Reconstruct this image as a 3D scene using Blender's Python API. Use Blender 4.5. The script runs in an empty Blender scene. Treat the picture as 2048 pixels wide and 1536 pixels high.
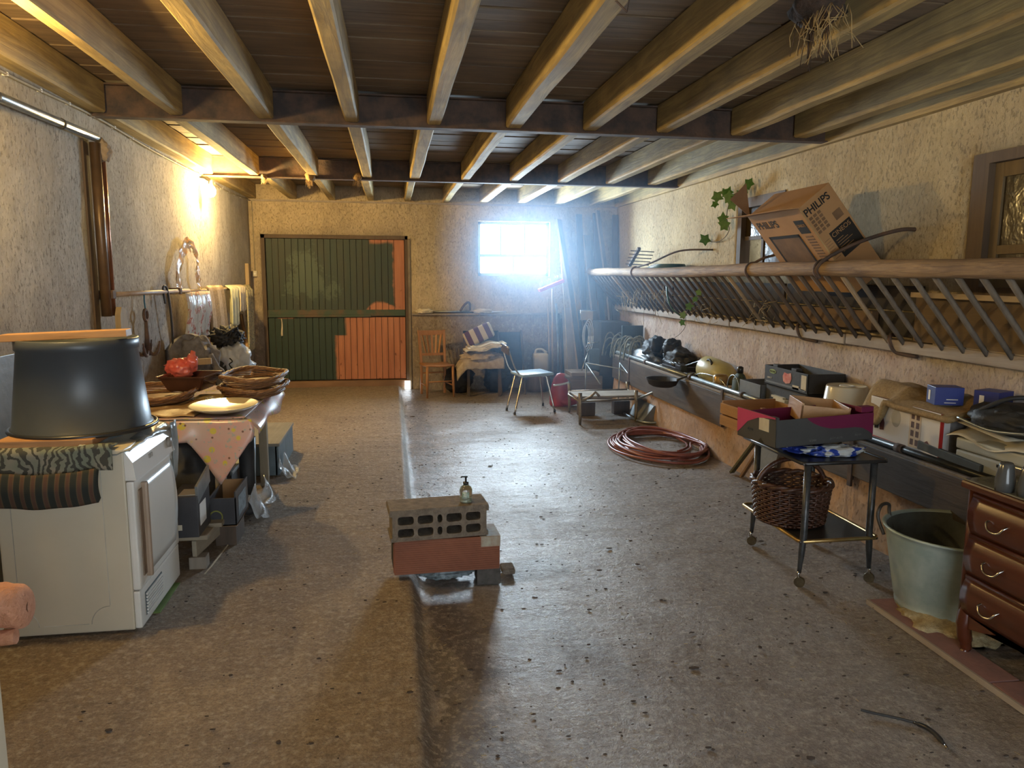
import bpy, bmesh, math, random
from mathutils import Vector, Matrix, Euler, noise as mn
R=math.radians; PI=math.pi
rnd=random.Random(7)
SC=bpy.context.scene; COL=SC.collection; D=bpy.data

# ---------------------------------------------------------------- camera
cam_d=D.cameras.new('camera'); cam=D.objects.new('camera',cam_d); COL.objects.link(cam)
yaw,pit,rol=R(9.0779),R(8.1844),R(0.3)
fw=Vector((math.sin(yaw)*math.cos(pit),math.cos(yaw)*math.cos(pit),-math.sin(pit)))
rt=Vector((math.cos(yaw),-math.sin(yaw),0)); up=rt.cross(fw)
r2=rt*math.cos(rol)+up*math.sin(rol); u2=-rt*math.sin(rol)+up*math.cos(rol)
m=Matrix((r2,u2,-fw)).transposed().to_4x4(); m.translation=Vector((0,0,1.6)); cam.matrix_world=m
cam_d.sensor_fit='HORIZONTAL'; cam_d.sensor_width=36; cam_d.lens=36*1500/2048; cam_d.clip_start=.05
SC.camera=cam
# ---------------------------------------------------------------- light and exposure
SC.view_settings.view_transform='Standard'; SC.view_settings.look='None'
SC.view_settings.gamma=1; SC.view_settings.use_curve_mapping=False
SC.view_settings.exposure=0.08
W=D.worlds.new('sky'); SC.world=W; W.use_nodes=True
bg=W.node_tree.nodes['Background']; bg.inputs[0].default_value=(.80,.91,1,1); bg.inputs[1].default_value=6.0
def area(name,loc,rot,sx,sy,power,color,spread=180):
    l=D.lights.new(name,'AREA'); l.shape='RECTANGLE'; l.size=sx; l.size_y=sy; l.energy=power; l.color=color; l.spread=R(spread)
    o=D.objects.new(name,l); COL.objects.link(o); o.location=loc; o.rotation_euler=rot; return o
def point(name,loc,power,color,r=.04):
    l=D.lights.new(name,'POINT'); l.energy=power; l.color=color; l.shadow_soft_size=r
    o=D.objects.new(name,l); COL.objects.link(o); o.location=loc; return o
WARM=(1.0,.68,.25)
area('window_daylight',(1.78,11.42,2.0),(R(-90),0,0),1.25,.95,560,(.60,.80,1.0),170)      # sky light through the back window
area('front_fill',(.9,-1.42,1.45),(R(90),0,0),2.4,1.6,6,(1,.84,.62))              # added warm fill lamp in the unseen doorway behind the viewer
BULBS=[(-1.82,8.30,2.47,330),(-1.74,3.30,2.42,125)]
for x,y,z,p in BULBS: point('bulb_light',(x+.05,y,z),p,WARM,.05)

# ---------------------------------------------------------------- materials
def nt(name):
    m=D.materials.new(name); m.use_nodes=True; t=m.node_tree; b=t.nodes['Principled BSDF']; return m,t,b
def N(t,typ,**k):
    n=t.nodes.new(typ)
    for a,v in k.items():
        if a in n.inputs.keys() if isinstance(a,str) and not hasattr(n,a) else False: n.inputs[a].default_value=v
        else: setattr(n,a,v)
    return n
def c4(c): return (c[0],c[1],c[2],1)
def coords(t,world=False,stretch=(1,1,1)):
    mp=N(t,'ShaderNodeMapping'); mp.inputs['Scale'].default_value=stretch
    if world: g=N(t,'ShaderNodeNewGeometry'); t.links.new(g.outputs['Position'],mp.inputs[0])
    else: g=N(t,'ShaderNodeTexCoord'); t.links.new(g.outputs['Object'],mp.inputs[0])
    return mp.outputs[0]
def noi(t,vec,scale,detail=4,rough=.6,dist=0):
    n=N(t,'ShaderNodeTexNoise'); n.inputs['Scale'].default_value=scale; n.inputs['Detail'].default_value=detail
    n.inputs['Roughness'].default_value=rough; n.inputs['Distortion'].default_value=dist
    t.links.new(vec,n.inputs['Vector']); return n.outputs['Fac']
def ramp(t,fac,stops):
    r=N(t,'ShaderNodeValToRGB'); e=r.color_ramp.elements
    while len(e)<len(stops): e.new(.5)
    for i,(p,c) in enumerate(stops):
        e[i].position=p; e[i].color=c4(c) if not isinstance(c,(int,float)) else (c,c,c,1)
    t.links.new(fac,r.inputs[0]); return r.outputs[0]
def mix(t,fac,a,b,mode='MIX'):
    n=N(t,'ShaderNodeMix'); n.data_type='RGBA'; n.blend_type=mode
    for s,v in ((n.inputs[0],fac),(n.inputs[6],a),(n.inputs[7],b)):
        if isinstance(v,(int,float)): s.default_value=v
        elif isinstance(v,tuple): s.default_value=c4(v)
        else: t.links.new(v,s)
    return n.outputs[2]
def bump(t,b,h,strength=.3,dist=.01):
    n=N(t,'ShaderNodeBump'); n.inputs['Strength'].default_value=strength; n.inputs['Distance'].default_value=dist
    t.links.new(h,n.inputs['Height']); t.links.new(n.outputs[0],b.inputs['Normal']); return n
def mathn(t,op,a,b=0.0,c=None):
    n=N(t,'ShaderNodeMath'); n.operation=op
    for i,v in enumerate((a,b) if c is None else (a,b,c)):
        if isinstance(v,(int,float)): n.inputs[i].default_value=v
        else: t.links.new(v,n.inputs[i])
    return n.outputs[0]
MC={}
def mat(name,c,c2=None,rough=.7,metal=0,scale=6,bmp=.15,bs=None,st=(1,1,1),trans=0,alpha=1,world=False,coat=0,lo=.35,hi=.65,bd=.01,ior=None,emit=None):
    if name in MC: return MC[name]
    m,t,b=nt(name); c2=c2 or tuple(v*.65 for v in c)
    v=coords(t,world,st); f=noi(t,v,scale,5)
    col=ramp(t,f,[(lo,c),(hi,c2)])
    t.links.new(col,b.inputs['Base Color']); b.inputs['Roughness'].default_value=rough; b.inputs['Metallic'].default_value=metal
    if bmp: bump(t,b,noi(t,v,bs or scale*4,3),bmp,bd)
    if trans: b.inputs['Transmission Weight'].default_value=trans
    if ior: b.inputs['IOR'].default_value=ior
    if alpha<1: b.inputs['Alpha'].default_value=alpha
    if coat: b.inputs['Coat Weight'].default_value=coat
    if emit: b.inputs['Emission Color'].default_value=c4(emit[0]); b.inputs['Emission Strength'].default_value=emit[1]
    MC[name]=m; return m
def wood(name,c,c2,axis='Y',rough=.75,bmp=.35,sc=1.0,world=False,coat=0):
    if name in MC: return MC[name]
    s={'X':(.6,9,9),'Y':(9,.6,9),'Z':(9,9,.6)}[axis]; s=tuple(a*sc for a in s)
    m,t,b=nt(name); v=coords(t,world,s); 
    f=noi(t,v,1.6,8,.65,1.2); big=noi(t,coords(t,world,(1,1,1)),2.2,3)
    col=mix(t,ramp(t,big,[(.35,0.0),(.75,.6)]),ramp(t,f,[(.3,c),(.7,c2)]),tuple(x*.6 for x in c2))
    t.links.new(col,b.inputs['Base Color']); b.inputs['Roughness'].default_value=rough
    if coat: b.inputs['Coat Weight'].default_value=coat
    bump(t,b,f,bmp,.008); MC[name]=m; return m

def plaster(name,upper,upper2,lower,lower2,zsplit,soft,dark,damp=None,dampz=.3,speck=1.0):
    m,t,b=nt(name); v=coords(t,True); vs=coords(t,True,(1,1,.6))
    big=noi(t,v,.9,5,.6); mid=noi(t,vs,7,8,.75); fine=noi(t,vs,46,5,.75); 
    up_=mix(t,ramp(t,mid,[(.35,0.0),(.65,1.0)]),upper,upper2)
    lo_=mix(t,ramp(t,mid,[(.35,0.0),(.62,1.0)]),lower,lower2)
    sep=N(t,'ShaderNodeSeparateXYZ'); g=N(t,'ShaderNodeNewGeometry'); t.links.new(g.outputs['Position'],sep.inputs[0])
    zz=mathn(t,'ADD',sep.outputs[2],mathn(t,'MULTIPLY',big,.5))
    k=N(t,'ShaderNodeMapRange'); k.inputs[1].default_value=zsplit+.25-soft; k.inputs[2].default_value=zsplit+.25+soft
    t.links.new(zz,k.inputs[0]); col=mix(t,k.outputs[0],lo_,up_)
    if damp:
        k2=N(t,'ShaderNodeMapRange'); k2.inputs[1].default_value=dampz+.1; k2.inputs[2].default_value=dampz+.4
        t.links.new(zz,k2.inputs[0]); col=mix(t,k2.outputs[0],mix(t,ramp(t,noi(t,v,4,5),[(.4,0.0),(.6,1.0)]),damp,lower),col)
    col=mix(t,ramp(t,big,[(.42,0.0),(.75,.55)]),col,dark)
    pits=ramp(t,fine,[(.55,0.0),(.68,1.0)]); flake=ramp(t,noi(t,vs,24,5,.7),[(.54,0.0),(.62,1.0)]); col=mix(t,mathn(t,'MULTIPLY',flake,.22),col,tuple(min(.8,q*1.35) for q in upper))
    col=mix(t,mathn(t,'MULTIPLY',pits,mathn(t,'MULTIPLY',ramp(t,noi(t,v,2.1,4),[(.35,.25),(.6,1.0)]),.5*speck)),col,dark)
    t.links.new(col,b.inputs['Base Color']); b.inputs['Roughness'].default_value=.92
    h=mathn(t,'SUBTRACT',mathn(t,'ADD',mid,mathn(t,'MULTIPLY',big,2.0)),mathn(t,'MULTIPLY',pits,.35))
    bump(t,b,h,.8,.026); return m
P_left=plaster('plaster_left',(.53,.50,.43),(.40,.37,.31),(.42,.37,.32),(.30,.25,.22),1.3,.5,(.13,.09,.06),speck=1.7)
P_back=plaster('plaster_back',(.56,.44,.27),(.42,.33,.21),(.34,.27,.20),(.24,.18,.13),1.05,.08,(.17,.13,.09),speck=.7)
P_right=plaster('plaster_right',(.60,.49,.30),(.50,.40,.23),(.62,.53,.47),(.47,.36,.31),1.12,.06,(.22,.15,.10),speck=.8)
P_ped=plaster('plaster_manger',(.52,.36,.26),(.46,.26,.14),(.52,.38,.28),(.50,.30,.15),.2,.3,(.20,.12,.08),damp=(.48,.27,.12),dampz=.1,speck=.8)

def floor_mat():
    m,t,b=nt('worn_concrete'); v=coords(t,True); sep=N(t,'ShaderNodeSeparateXYZ'); g=N(t,'ShaderNodeNewGeometry'); t.links.new(g.outputs['Position'],sep.inputs[0])
    big=noi(t,v,1.1,5); mid=noi(t,v,9,6,.7); fine=noi(t,v,75,5,.8); gr_=noi(t,v,32,4,.7)
    left=ramp(t,mid,[(.3,(.42,.32,.22)),(.7,(.27,.20,.135))]); right=ramp(t,mid,[(.3,(.38,.305,.24)),(.7,(.23,.18,.145))])
    k=N(t,'ShaderNodeMapRange'); k.inputs[1].default_value=.05; k.inputs[2].default_value=.15; t.links.new(sep.outputs[0],k.inputs[0])
    col=mix(t,k.outputs[0],left,right)
    col=mix(t,ramp(t,big,[(.45,0.0),(.7,.5)]),col,(.17,.12,.085))
    # dung stained strip along the kerb
    xs=mathn(t,'ADD',sep.outputs[0],mathn(t,'MULTIPLY',mathn(t,'SUBTRACT',noi(t,v,3.2,4),.5),.45))
    a=ramp(t,xs,[(.14,0.0),(.155,1.0),(.36,1.0),(.44,0.0)])
    col=mix(t,mathn(t,'MULTIPLY',a,ramp(t,mid,[(.3,.55),(.6,.9)])),col,(.085,.06,.048))
    spots=ramp(t,noi(t,coords(t,True,(1,1.6,1)),48,3),[(.66,0.0),(.71,1.0)]); col=mix(t,mathn(t,'MULTIPLY',spots,.7),col,(.08,.055,.04))
    kf=ramp(t,sep.outputs[0],[(.078,0.0),(.085,1.0),(.118,1.0),(.128,0.0)]); kn=N(t,'ShaderNodeMapRange'); kn.inputs[1].default_value=4.0; kn.inputs[2].default_value=4.6; t.links.new(sep.outputs[1],kn.inputs[0]); col=mix(t,mathn(t,'MULTIPLY',kf,.8),col,mix(t,kn.outputs[0],(.16,.11,.07),(.42,.40,.35)))  # brown kerb face; its far stretch painted pale as a wet highlight
    col=mix(t,ramp(t,fine,[(.42,0.0),(.62,.6)]),col,(.11,.08,.06)); col=mix(t,ramp(t,gr_,[(.5,0.0),(.66,.5)]),col,(.56,.48,.37)); col=mix(t,ramp(t,noi(t,v,19,6,.8),[(.52,0.0),(.66,.55)]),col,(.12,.085,.065))
    t.links.new(col,b.inputs['Base Color'])
    wet=mathn(t,'MULTIPLY',k.outputs[0],ramp(t,mathn(t,'ADD',mathn(t,'MULTIPLY',big,.6),mathn(t,'MULTIPLY',mid,.4)),[(.35,1.0),(.65,.25)]))
    rr=N(t,'ShaderNodeMapRange'); rr.inputs[3].default_value=.78; rr.inputs[4].default_value=.27; t.links.new(wet,rr.inputs[0]); t.links.new(rr.outputs[0],b.inputs['Roughness'])
    h=mathn(t,'ADD',mathn(t,'MULTIPLY',mid,.8),mathn(t,'ADD',mathn(t,'MULTIPLY',fine,.35),mathn(t,'MULTIPLY',gr_,.5))); bump(t,b,mathn(t,'ADD',h,mathn(t,'MULTIPLY',noi(t,coords(t,True,(1,3,1)),2.2,3),1.5)),1.0,.036)
    cb_=N(t,'ShaderNodeBump'); cb_.inputs['Strength'].default_value=.55; cb_.inputs['Distance'].default_value=.012; t.links.new(h,cb_.inputs['Height']); t.links.new(cb_.outputs[0],b.inputs['Coat Normal']); t.links.new(mathn(t,'MULTIPLY',wet,.55),b.inputs['Coat Weight']); b.inputs['Coat Roughness'].default_value=.22; return m
FLOOR=floor_mat()

JW=wood('joist_wood',(.66,.48,.18),(.27,.19,.08),'Y',bmp=.7,world=True,sc=1.3)
PW=wood('plank_wood',(.30,.21,.12),(.15,.10,.06),'X',bmp=.4,world=True)
RUST=mat('rusted_steel',(.16,.10,.07),(.07,.055,.05),rough=.8,metal=.3,scale=9,bmp=.3)
DARKW=wood('dark_wood',(.13,.085,.055),(.07,.05,.035),'Z')
GREYW=wood('grey_wood',(.34,.29,.23),(.22,.18,.14),'Z')
TRW=wood('trough_wood',(.14,.105,.08),(.055,.042,.033),'Y',rough=.55)
RAILW=wood('rail_wood',(.50,.33,.16),(.17,.10,.055),'Y',rough=.75,bmp=.9,sc=3)
LEDGEW=wood('ledge_wood',(.42,.36,.29),(.28,.22,.17),'Y')
RUNGW=wood('rung_wood',(.15,.105,.07),(.085,.062,.045),'Z')
RUNGL=wood('rung_wood_pale',(.42,.31,.19),(.28,.20,.12),'Z')
ORW=wood('orange_wood',(.55,.30,.13),(.42,.21,.09),'X',rough=.6)
PINE=wood('pine_wood',(.50,.36,.20),(.36,.25,.14),'Z',rough=.6)
CHW=wood('chair_wood',(.42,.19,.075),(.30,.13,.05),'Z',rough=.45)
MAHOG=wood('mahogany',(.115,.027,.010),(.055,.014,.006),'Y',rough=.28,bmp=.06,coat=.3)
MAHOZ=wood('mahogany_upright',(.115,.027,.010),(.055,.014,.006),'Z',rough=.28,bmp=.06,coat=.3)
WICK=mat('wicker_brown',(.33,.17,.07),(.20,.10,.045),rough=.5,scale=30,bmp=.4)
WICKD=mat('wicker_dark',(.09,.035,.02),(.045,.02,.012),rough=.3,scale=30,bmp=.4)
BLACK=mat('black_paint',(.018,.018,.02),(.03,.03,.03),rough=.3,scale=8,bmp=.05)
BLACKM=mat('black_matte',(.022,.022,.024),(.035,.033,.032),rough=.65,scale=12)
LEATHER=mat('black_leather',(.014,.015,.016),(.022,.022,.024),rough=.62,scale=20,bmp=.3)
CHROME=mat('chrome',(.62,.60,.56),(.45,.43,.40),rough=.22,metal=1,scale=9,bmp=.03)
PIPEM=mat('galvanised_pipe',(.40,.43,.43),(.25,.28,.29),rough=.38,metal=.8,scale=10,bmp=.08)
BRASS=mat('brass_trim',(.62,.44,.18),(.45,.30,.12),rough=.35,metal=.9,bmp=.03)
WHITEP=mat('white_enamel',(.58,.52,.40),(.53,.47,.355),rough=.35,scale=2,bmp=0)
WHITED=mat('white_plastic',(.72,.71,.67),(.66,.65,.60),rough=.3,scale=2,bmp=0)
GREYP=mat('dark_grey_plastic',(.055,.065,.075),(.045,.052,.06),rough=.38,scale=3,bmp=.03)
GALV=mat('zinc_sheet',(.50,.58,.54),(.33,.42,.40),rough=.5,metal=.45,scale=7,bmp=.08)
CARD=mat('cardboard',(.47,.27,.12),(.42,.235,.10),rough=.8,scale=4,bmp=.1)
CARDD=mat('cardboard_dark',(.28,.16,.08),(.22,.12,.06),rough=.85,scale=4)
INK=mat('black_ink',(.02,.018,.017),rough=.7,bmp=0)
INKG=mat('faded_ink',(.24,.14,.07),rough=.7,bmp=0)
WHT=mat('white_print',(.75,.74,.70),(.70,.69,.66),rough=.6,bmp=0)
PAPER=mat('paper',(.62,.57,.44),(.50,.45,.34),rough=.8,scale=9)
CREAM=mat('cream_cloth',(.66,.57,.42),(.50,.43,.31),rough=.9,scale=12,bmp=.4)
SACK=mat('burlap',(.38,.26,.12),(.27,.18,.08),rough=.95,scale=60,bmp=.5)
BEIGE=mat('beige_cloth',(.42,.33,.23),(.30,.23,.16),rough=.95,scale=18,bmp=.5)
GREYC=mat('grey_cloth',(.22,.21,.21),(.13,.12,.12),rough=.95,scale=16,bmp=.5)
ROPE=mat('rope_fibre',(.33,.24,.14),(.20,.145,.085),rough=.95,scale=60,bmp=.6)
RED=mat('red_plastic',(.45,.035,.03),(.33,.02,.02),rough=.4,scale=4,bmp=.03)
STRAW=mat('straw',(.44,.32,.15),(.30,.21,.09),rough=.9,scale=20)
LEAF=mat('ivy_leaf',(.07,.20,.035),(.04,.12,.02),rough=.5,scale=20)
VINE=mat('vine_stem',(.12,.09,.05),rough=.8,scale=20)
CONC=mat('grey_concrete',(.21,.17,.13),(.13,.105,.08),rough=.95,scale=25,bmp=.8,bs=60)
TERRA=mat('terracotta',(.25,.092,.05),(.20,.072,.04),rough=.85,scale=6,bmp=.2)
BAGW=mat('white_bag_film',(.62,.66,.70),(.5,.54,.58),rough=.25,scale=9,bmp=.3,alpha=.85)
FILM=mat('clear_film',(.75,.78,.80),(.65,.68,.70),rough=.15,scale=14,bmp=.5,alpha=.35)
GLASS=mat('clear_glass',(.85,.9,.88),(.85,.9,.88),rough=.03,trans=1,bmp=0,ior=1.45)

def panemat():
    m,t,b=nt('dusty_pane'); out=t.nodes['Material Output']; v=coords(t,True)
    tr=N(t,'ShaderNodeBsdfTransparent'); mx=N(t,'ShaderNodeMixShader')
    b.inputs['Base Color'].default_value=(.045,.030,.014,1); b.inputs['Roughness'].default_value=.12; bump(t,b,noi(t,v,9,3),.3,.01)
    t.links.new(ramp(t,noi(t,v,9,5),[(.42,.997),(.60,.98),(.68,.70)]),mx.inputs[0]); t.links.new(tr.outputs[0],mx.inputs[1]); t.links.new(b.outputs[0],mx.inputs[2]); t.links.new(mx.outputs[0],out.inputs[0]); return m
PANE=panemat()
# ---------------------------------------------------------------- mesh helpers
def T(v): return Vector(v)
class MB:
    def __init__(s): s.b=bmesh.new()
    def _m(s,vs,mt):
        if mt is not None: bmesh.ops.transform(s.b,matrix=mt,verts=vs)
    def box(s,x0,x1,y0,y1,z0,z1,bev=0,mt=None):
        n0=len(s.b.verts)
        g=bmesh.ops.create_cube(s.b,size=1)['verts']
        for v in g: v.co=Vector(((x0+x1)/2+v.co.x*(x1-x0),(y0+y1)/2+v.co.y*(y1-y0),(z0+z1)/2+v.co.z*(z1-z0)))
        if bev:
            es=list({e for v in g for e in v.link_edges})
            r=bmesh.ops.bevel(s.b,geom=es,offset=bev,segments=2,affect='EDGES',profile=.6)
            g=list({v for f in r['faces'] for v in f.verts}|{v for v in g if v.is_valid})
            fs={f for v in g for f in v.link_faces}; g=list({v for f in fs for v in f.verts})
        s._m(g,mt); return s
    def bar(s,p,q,w,h,upv=(0,0,1),bev=0):
        p,q=T(p),T(q); d=(q-p); L=d.length; y=d/L; u=T(upv); x=y.cross(u)
        if x.length<1e-4: x=y.cross(T((1,0,0)))
        x.normalize(); z=x.cross(y)
        m=Matrix((x,y,z)).transposed().to_4x4(); m.translation=(p+q)/2
        return s.box(-w/2,w/2,-L/2,L/2,-h/2,h/2,bev,m)
    def tube(s,pts,r,seg=8,closed=False,cap=True):
        pts=[T(p) for p in pts]; n=len(pts); rs=r if isinstance(r,(list,tuple)) else [r]*n
        rings=[]; prev=None
        for i,p in enumerate(pts):
            a=pts[(i-1)%n] if (closed or i>0) else p; c=pts[(i+1)%n] if (closed or i<n-1) else p
            d=(c-a); d=d.normalized() if d.length>1e-9 else T((0,0,1))
            if prev is None:
                u=d.cross(T((0,0,1))); 
                if u.length<.05: u=d.cross(T((1,0,0)))
            else: u=prev-d*prev.dot(d)
            u.normalize(); prev=u; w=d.cross(u)
            rings.append([s.b.verts.new(p+(u*math.cos(2*PI*k/seg)+w*math.sin(2*PI*k/seg))*rs[i]) for k in range(seg)])
        for i in range(n if closed else n-1):
            A,B=rings[i],rings[(i+1)%n]
            for k in range(seg):
                f=s.b.faces.new((A[k],A[(k+1)%seg],B[(k+1)%seg],B[k])); f.smooth=True
        if cap and not closed:
            s.b.faces.new(rings[0][::-1]); s.b.faces.new(rings[-1])
        return s
    def lathe(s,prof,c=(0,0,0),seg=24,sx=1,sy=1,wob=None,caps=True,smooth=True,mt=None):
        rings=[]
        for j,(r,z) in enumerate(prof):
            rings.append([s.b.verts.new(T((c[0]+sx*r*math.cos(2*PI*k/seg)*(1+(wob(k,j) if wob else 0)),c[1]+sy*r*math.sin(2*PI*k/seg)*(1+(wob(k,j) if wob else 0)),c[2]+z))) for k in range(seg)])
        for A,B in zip(rings,rings[1:]):
            for k in range(seg):
                f=s.b.faces.new((A[k],A[(k+1)%seg],B[(k+1)%seg],B[k])); f.smooth=smooth
        if caps:
            if prof[0][0]>1e-4: s.b.faces.new(rings[0][::-1])
            if prof[-1][0]>1e-4: s.b.faces.new(rings[-1])
        s._m([v for r in rings for v in r],mt); return s
    def prism(s,poly,h,mt=None):
        a=[s.b.verts.new((p[0],p[1],0)) for p in poly]; b=[s.b.verts.new((p[0],p[1],h)) for p in poly]; n=len(poly)
        s.b.faces.new(a[::-1]); s.b.faces.new(b)
        for i in range(n): s.b.faces.new((a[i],a[(i+1)%n],b[(i+1)%n],b[i]))
        s._m(a+b,mt); return s
    def sheet(s,fn,nu,nv,th=.003,smooth=True):
        vs=[[s.b.verts.new(T(fn(i/nu,j/nv))) for j in range(nv+1)] for i in range(nu+1)]; fs=[]
        for i in range(nu):
            for j in range(nv):
                f=s.b.faces.new((vs[i][j],vs[i+1][j],vs[i+1][j+1],vs[i][j+1])); f.smooth=smooth; fs.append(f)
        if th:
            s.b.normal_update(); bmesh.ops.solidify(s.b,geom=fs,thickness=th)
            for f in s.b.faces:
                if smooth: f.smooth=True
        return s
    def blob(s,c,r,amp=.15,freq=3,seed=0,sub=3,fold=0,flat=None):
        g=bmesh.ops.create_icosphere(s.b,subdivisions=sub,radius=1)['verts']; o=T((seed*7.3,seed*3.1,seed*1.7))
        for v in g:
            n=v.co.normalized(); k=1+amp*mn.fractal(n*freq+o,1.0,2.0,3)
            if fold: k+=fold*(abs(mn.noise(n*freq*1.7+o*2))-.2)
            v.co=T((c[0]+n.x*r[0]*k,c[1]+n.y*r[1]*k,c[2]+n.z*r[2]*k))
            if flat is not None and v.co.z<flat: v.co.z=flat
        for v in g:
            for f in v.link_faces: f.smooth=True
        return s
    def smooth(s):
        for f in s.b.faces: f.smooth=True
        return s
def mesh_of(mb,name,ms,off=None):
    b=mb.b
    if off is not None: bmesh.ops.translate(b,vec=-T(off),verts=b.verts)
    bmesh.ops.recalc_face_normals(b,faces=b.faces)
    me=D.meshes.new(name); b.to_mesh(me); b.free()
    for m in (ms if isinstance(ms,(list,tuple)) else [ms]): me.materials.append(m)
    return me
def tag(o,label=None,cat=None,group=None,kind=None):
    if label: o['label']=label
    if cat: o['category']=cat
    if group: o['group']=group
    if kind: o['kind']=kind
    return o
def empty(name,loc,label=None,cat=None,group=None,kind=None,rz=0):
    o=D.objects.new(name,None); o.empty_display_size=.1; COL.objects.link(o); o.location=loc; o.rotation_euler=(0,0,rz); o['_w']=list(loc)
    return tag(o,label,cat,group,kind)
def wloc(o): return T(o['_w']) if '_w' in o else T((0,0,0))
# part in WORLD coordinates under a parent (loc=(0,0,0) rot=0 chain); local=True: verts are parent-local
def part(name,mb,m,parent,label=None,local=False,kind=None):
    pw=wloc(parent)
    me=mesh_of(mb,name,m,None if local else pw)
    o=D.objects.new(name,me); COL.objects.link(o); o.parent=parent; o['_w']=list(pw)
    return tag(o,label,None,None,kind)
def single(name,mb,m,label=None,cat=None,group=None,kind=None):
    vs=[v.co for v in mb.b.verts]; xs=[v.x for v in vs]; ys=[v.y for v in vs]; zs=[v.z for v in vs]
    c=T(((min(xs)+max(xs))/2,(min(ys)+max(ys))/2,min(zs)))
    me=mesh_of(mb,name,m,c); o=D.objects.new(name,me); COL.objects.link(o); o.location=c; o['_w']=list(c)
    return tag(o,label,cat,group,kind)
def frame(origin,x,y):   # matrix whose local x,y axes lie along given directions
    x=T(x).normalized(); z=x.cross(T(y)).normalized(); y=z.cross(x); m=Matrix((x,y,z)).transposed().to_4x4(); m.translation=T(origin); return m
def text(s,size,mt,m,parent,name='lettering',sx=1.0,bold=0,th=.0006,center=False):
    cu=D.curves.new('t','FONT'); cu.body=s; cu.size=size; cu.extrude=th; cu.offset=bold; 
    if center: cu.align_x='CENTER'
    ob=D.objects.new('t',cu); COL.objects.link(ob)
    dg=bpy.context.evaluated_depsgraph_get(); me=D.meshes.new_from_object(ob.evaluated_get(dg)); D.objects.remove(ob)
    me.transform(Matrix.Diagonal((sx,1,1,1))); me.transform(mt); me.transform(Matrix.Translation(-wloc(parent)))
    me.materials.clear(); me.materials.append(m)
    o=D.objects.new(name,me); COL.objects.link(o); o.parent=parent; o['_w']=list(wloc(parent)); return o
def arc(c,r,a0,a1,n,plane='XZ',sx=1,sy=1):
    out=[]
    for i in range(n+1):
        a=a0+(a1-a0)*i/n; u,v=sx*r*math.cos(a),sy*r*math.sin(a)
        out.append({'XZ':(c[0]+u,c[1],c[2]+v),'YZ':(c[0],c[1]+u,c[2]+v),'XY':(c[0]+u,c[1]+v,c[2])}[plane])
    return out
def smoothpts(P,n=6):
    P=[T(p) for p in P]; out=[]
    for i in range(len(P)-1):
        p0=P[max(i-1,0)];p1=P[i];p2=P[i+1];p3=P[min(i+2,len(P)-1)]
        for k in range(n):
            t=k/n; out.append(.5*((2*p1)+(p2-p0)*t+(2*p0-5*p1+4*p2-p3)*t*t+(3*p1-p0-3*p2+p3)*t**3))
    out.append(P[-1]); return out

XL,XR,YB,YF=-1.93,3.33,11.0,-1.5
ZC=2.64; ZT=2.83
# ================================================================ SETTING
def wall(name,axis,const,sgn,u0,u1,z0,z1,holes,m,th=.35,amp=.012,step=.14):
    """solid wall; axis 'X' -> plane x=const spanning y ; sgn = inward direction"""
    def lines(a,b,ex):
        n=max(2,round((b-a)/step)); L=[a+(b-a)*i/n for i in range(n+1)]
        for e in ex:
            j=min(range(len(L)),key=lambda q:abs(L[q]-e)); L[j]=e
        return sorted(set(L))
    U=lines(u0,u1,[h[0] for h in holes]+[h[1] for h in holes]); Z=lines(z0,z1,[h[2] for h in holes]+[h[3] for h in holes])
    mb=MB(); b=mb.b; P={}
    def vert(i,j,back):
        key=(i,j,back)
        if key not in P:
            u,z=U[i],Z[j]; d=0
            if not back and not any(h[0]-1e-6<=u<=h[1]+1e-6 and h[2]-1e-6<=z<=h[3]+1e-6 for h in holes) :
                d=amp*mn.fractal(T((u*1.3,z*1.3,const*3)),1,2,3)
            w=const+sgn*d if not back else const-sgn*th
            P[key]=b.verts.new((w,u,z) if axis=='X' else (u,w,z))
        return P[key]
    def solid(i,j):
        if not(0<=i<len(U)-1 and 0<=j<len(Z)-1): return False
        cu,cz=(U[i]+U[i+1])/2,(Z[j]+Z[j+1])/2
        return not any(h[0]<cu<h[1] and h[2]<cz<h[3] for h in holes)
    for i in range(len(U)-1):
        for j in range(len(Z)-1):
            if not solid(i,j): continue
            f=b.faces.new([vert(i,j,0),vert(i+1,j,0),vert(i+1,j+1,0),vert(i,j+1,0)]); f.smooth=True
            b.faces.new([vert(i,j,1),vert(i,j+1,1),vert(i+1,j+1,1),vert(i+1,j,1)])
            for (di,dj,a,c) in ((-1,0,(i,j),(i,j+1)),(1,0,(i+1,j),(i+1,j+1)),(0,-1,(i,j),(i+1,j)),(0,1,(i,j+1),(i+1,j+1))):
                if not solid(i+di,j+dj):
                    b.faces.new([vert(*a,0),vert(*c,0),vert(*c,1),vert(*a,1)])
    return single(name,mb,m,kind='structure')
wall('wall_left','X',XL,1,YF,YB,-.35,ZT+.06,[],P_left)
wall('wall_right','X',XR,-1,YF,YB,-.35,ZT+.06,[(6.10,6.98,1.62,2.34),(3.0,3.98,1.50,2.30)],P_right,th=.30)
DX0,DX1,DZ1=-1.79,.235,2.16
WX0,WX1,WZ0,WZ1=1.25,2.31,1.60,2.385
wall('wall_back','Y',YB,-1,XL-.35,XR+.3,-.35,ZT+.06,[(DX0,DX1,-.01,DZ1),(WX0,WX1,WZ0,WZ1)],P_back,th=.35)
wall('wall_front','Y',YF,1,XL-.35,XR+.3,-.35,ZT+.06,[(-.35,2.15,-.06,2.4)],P_left,th=.3)
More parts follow.
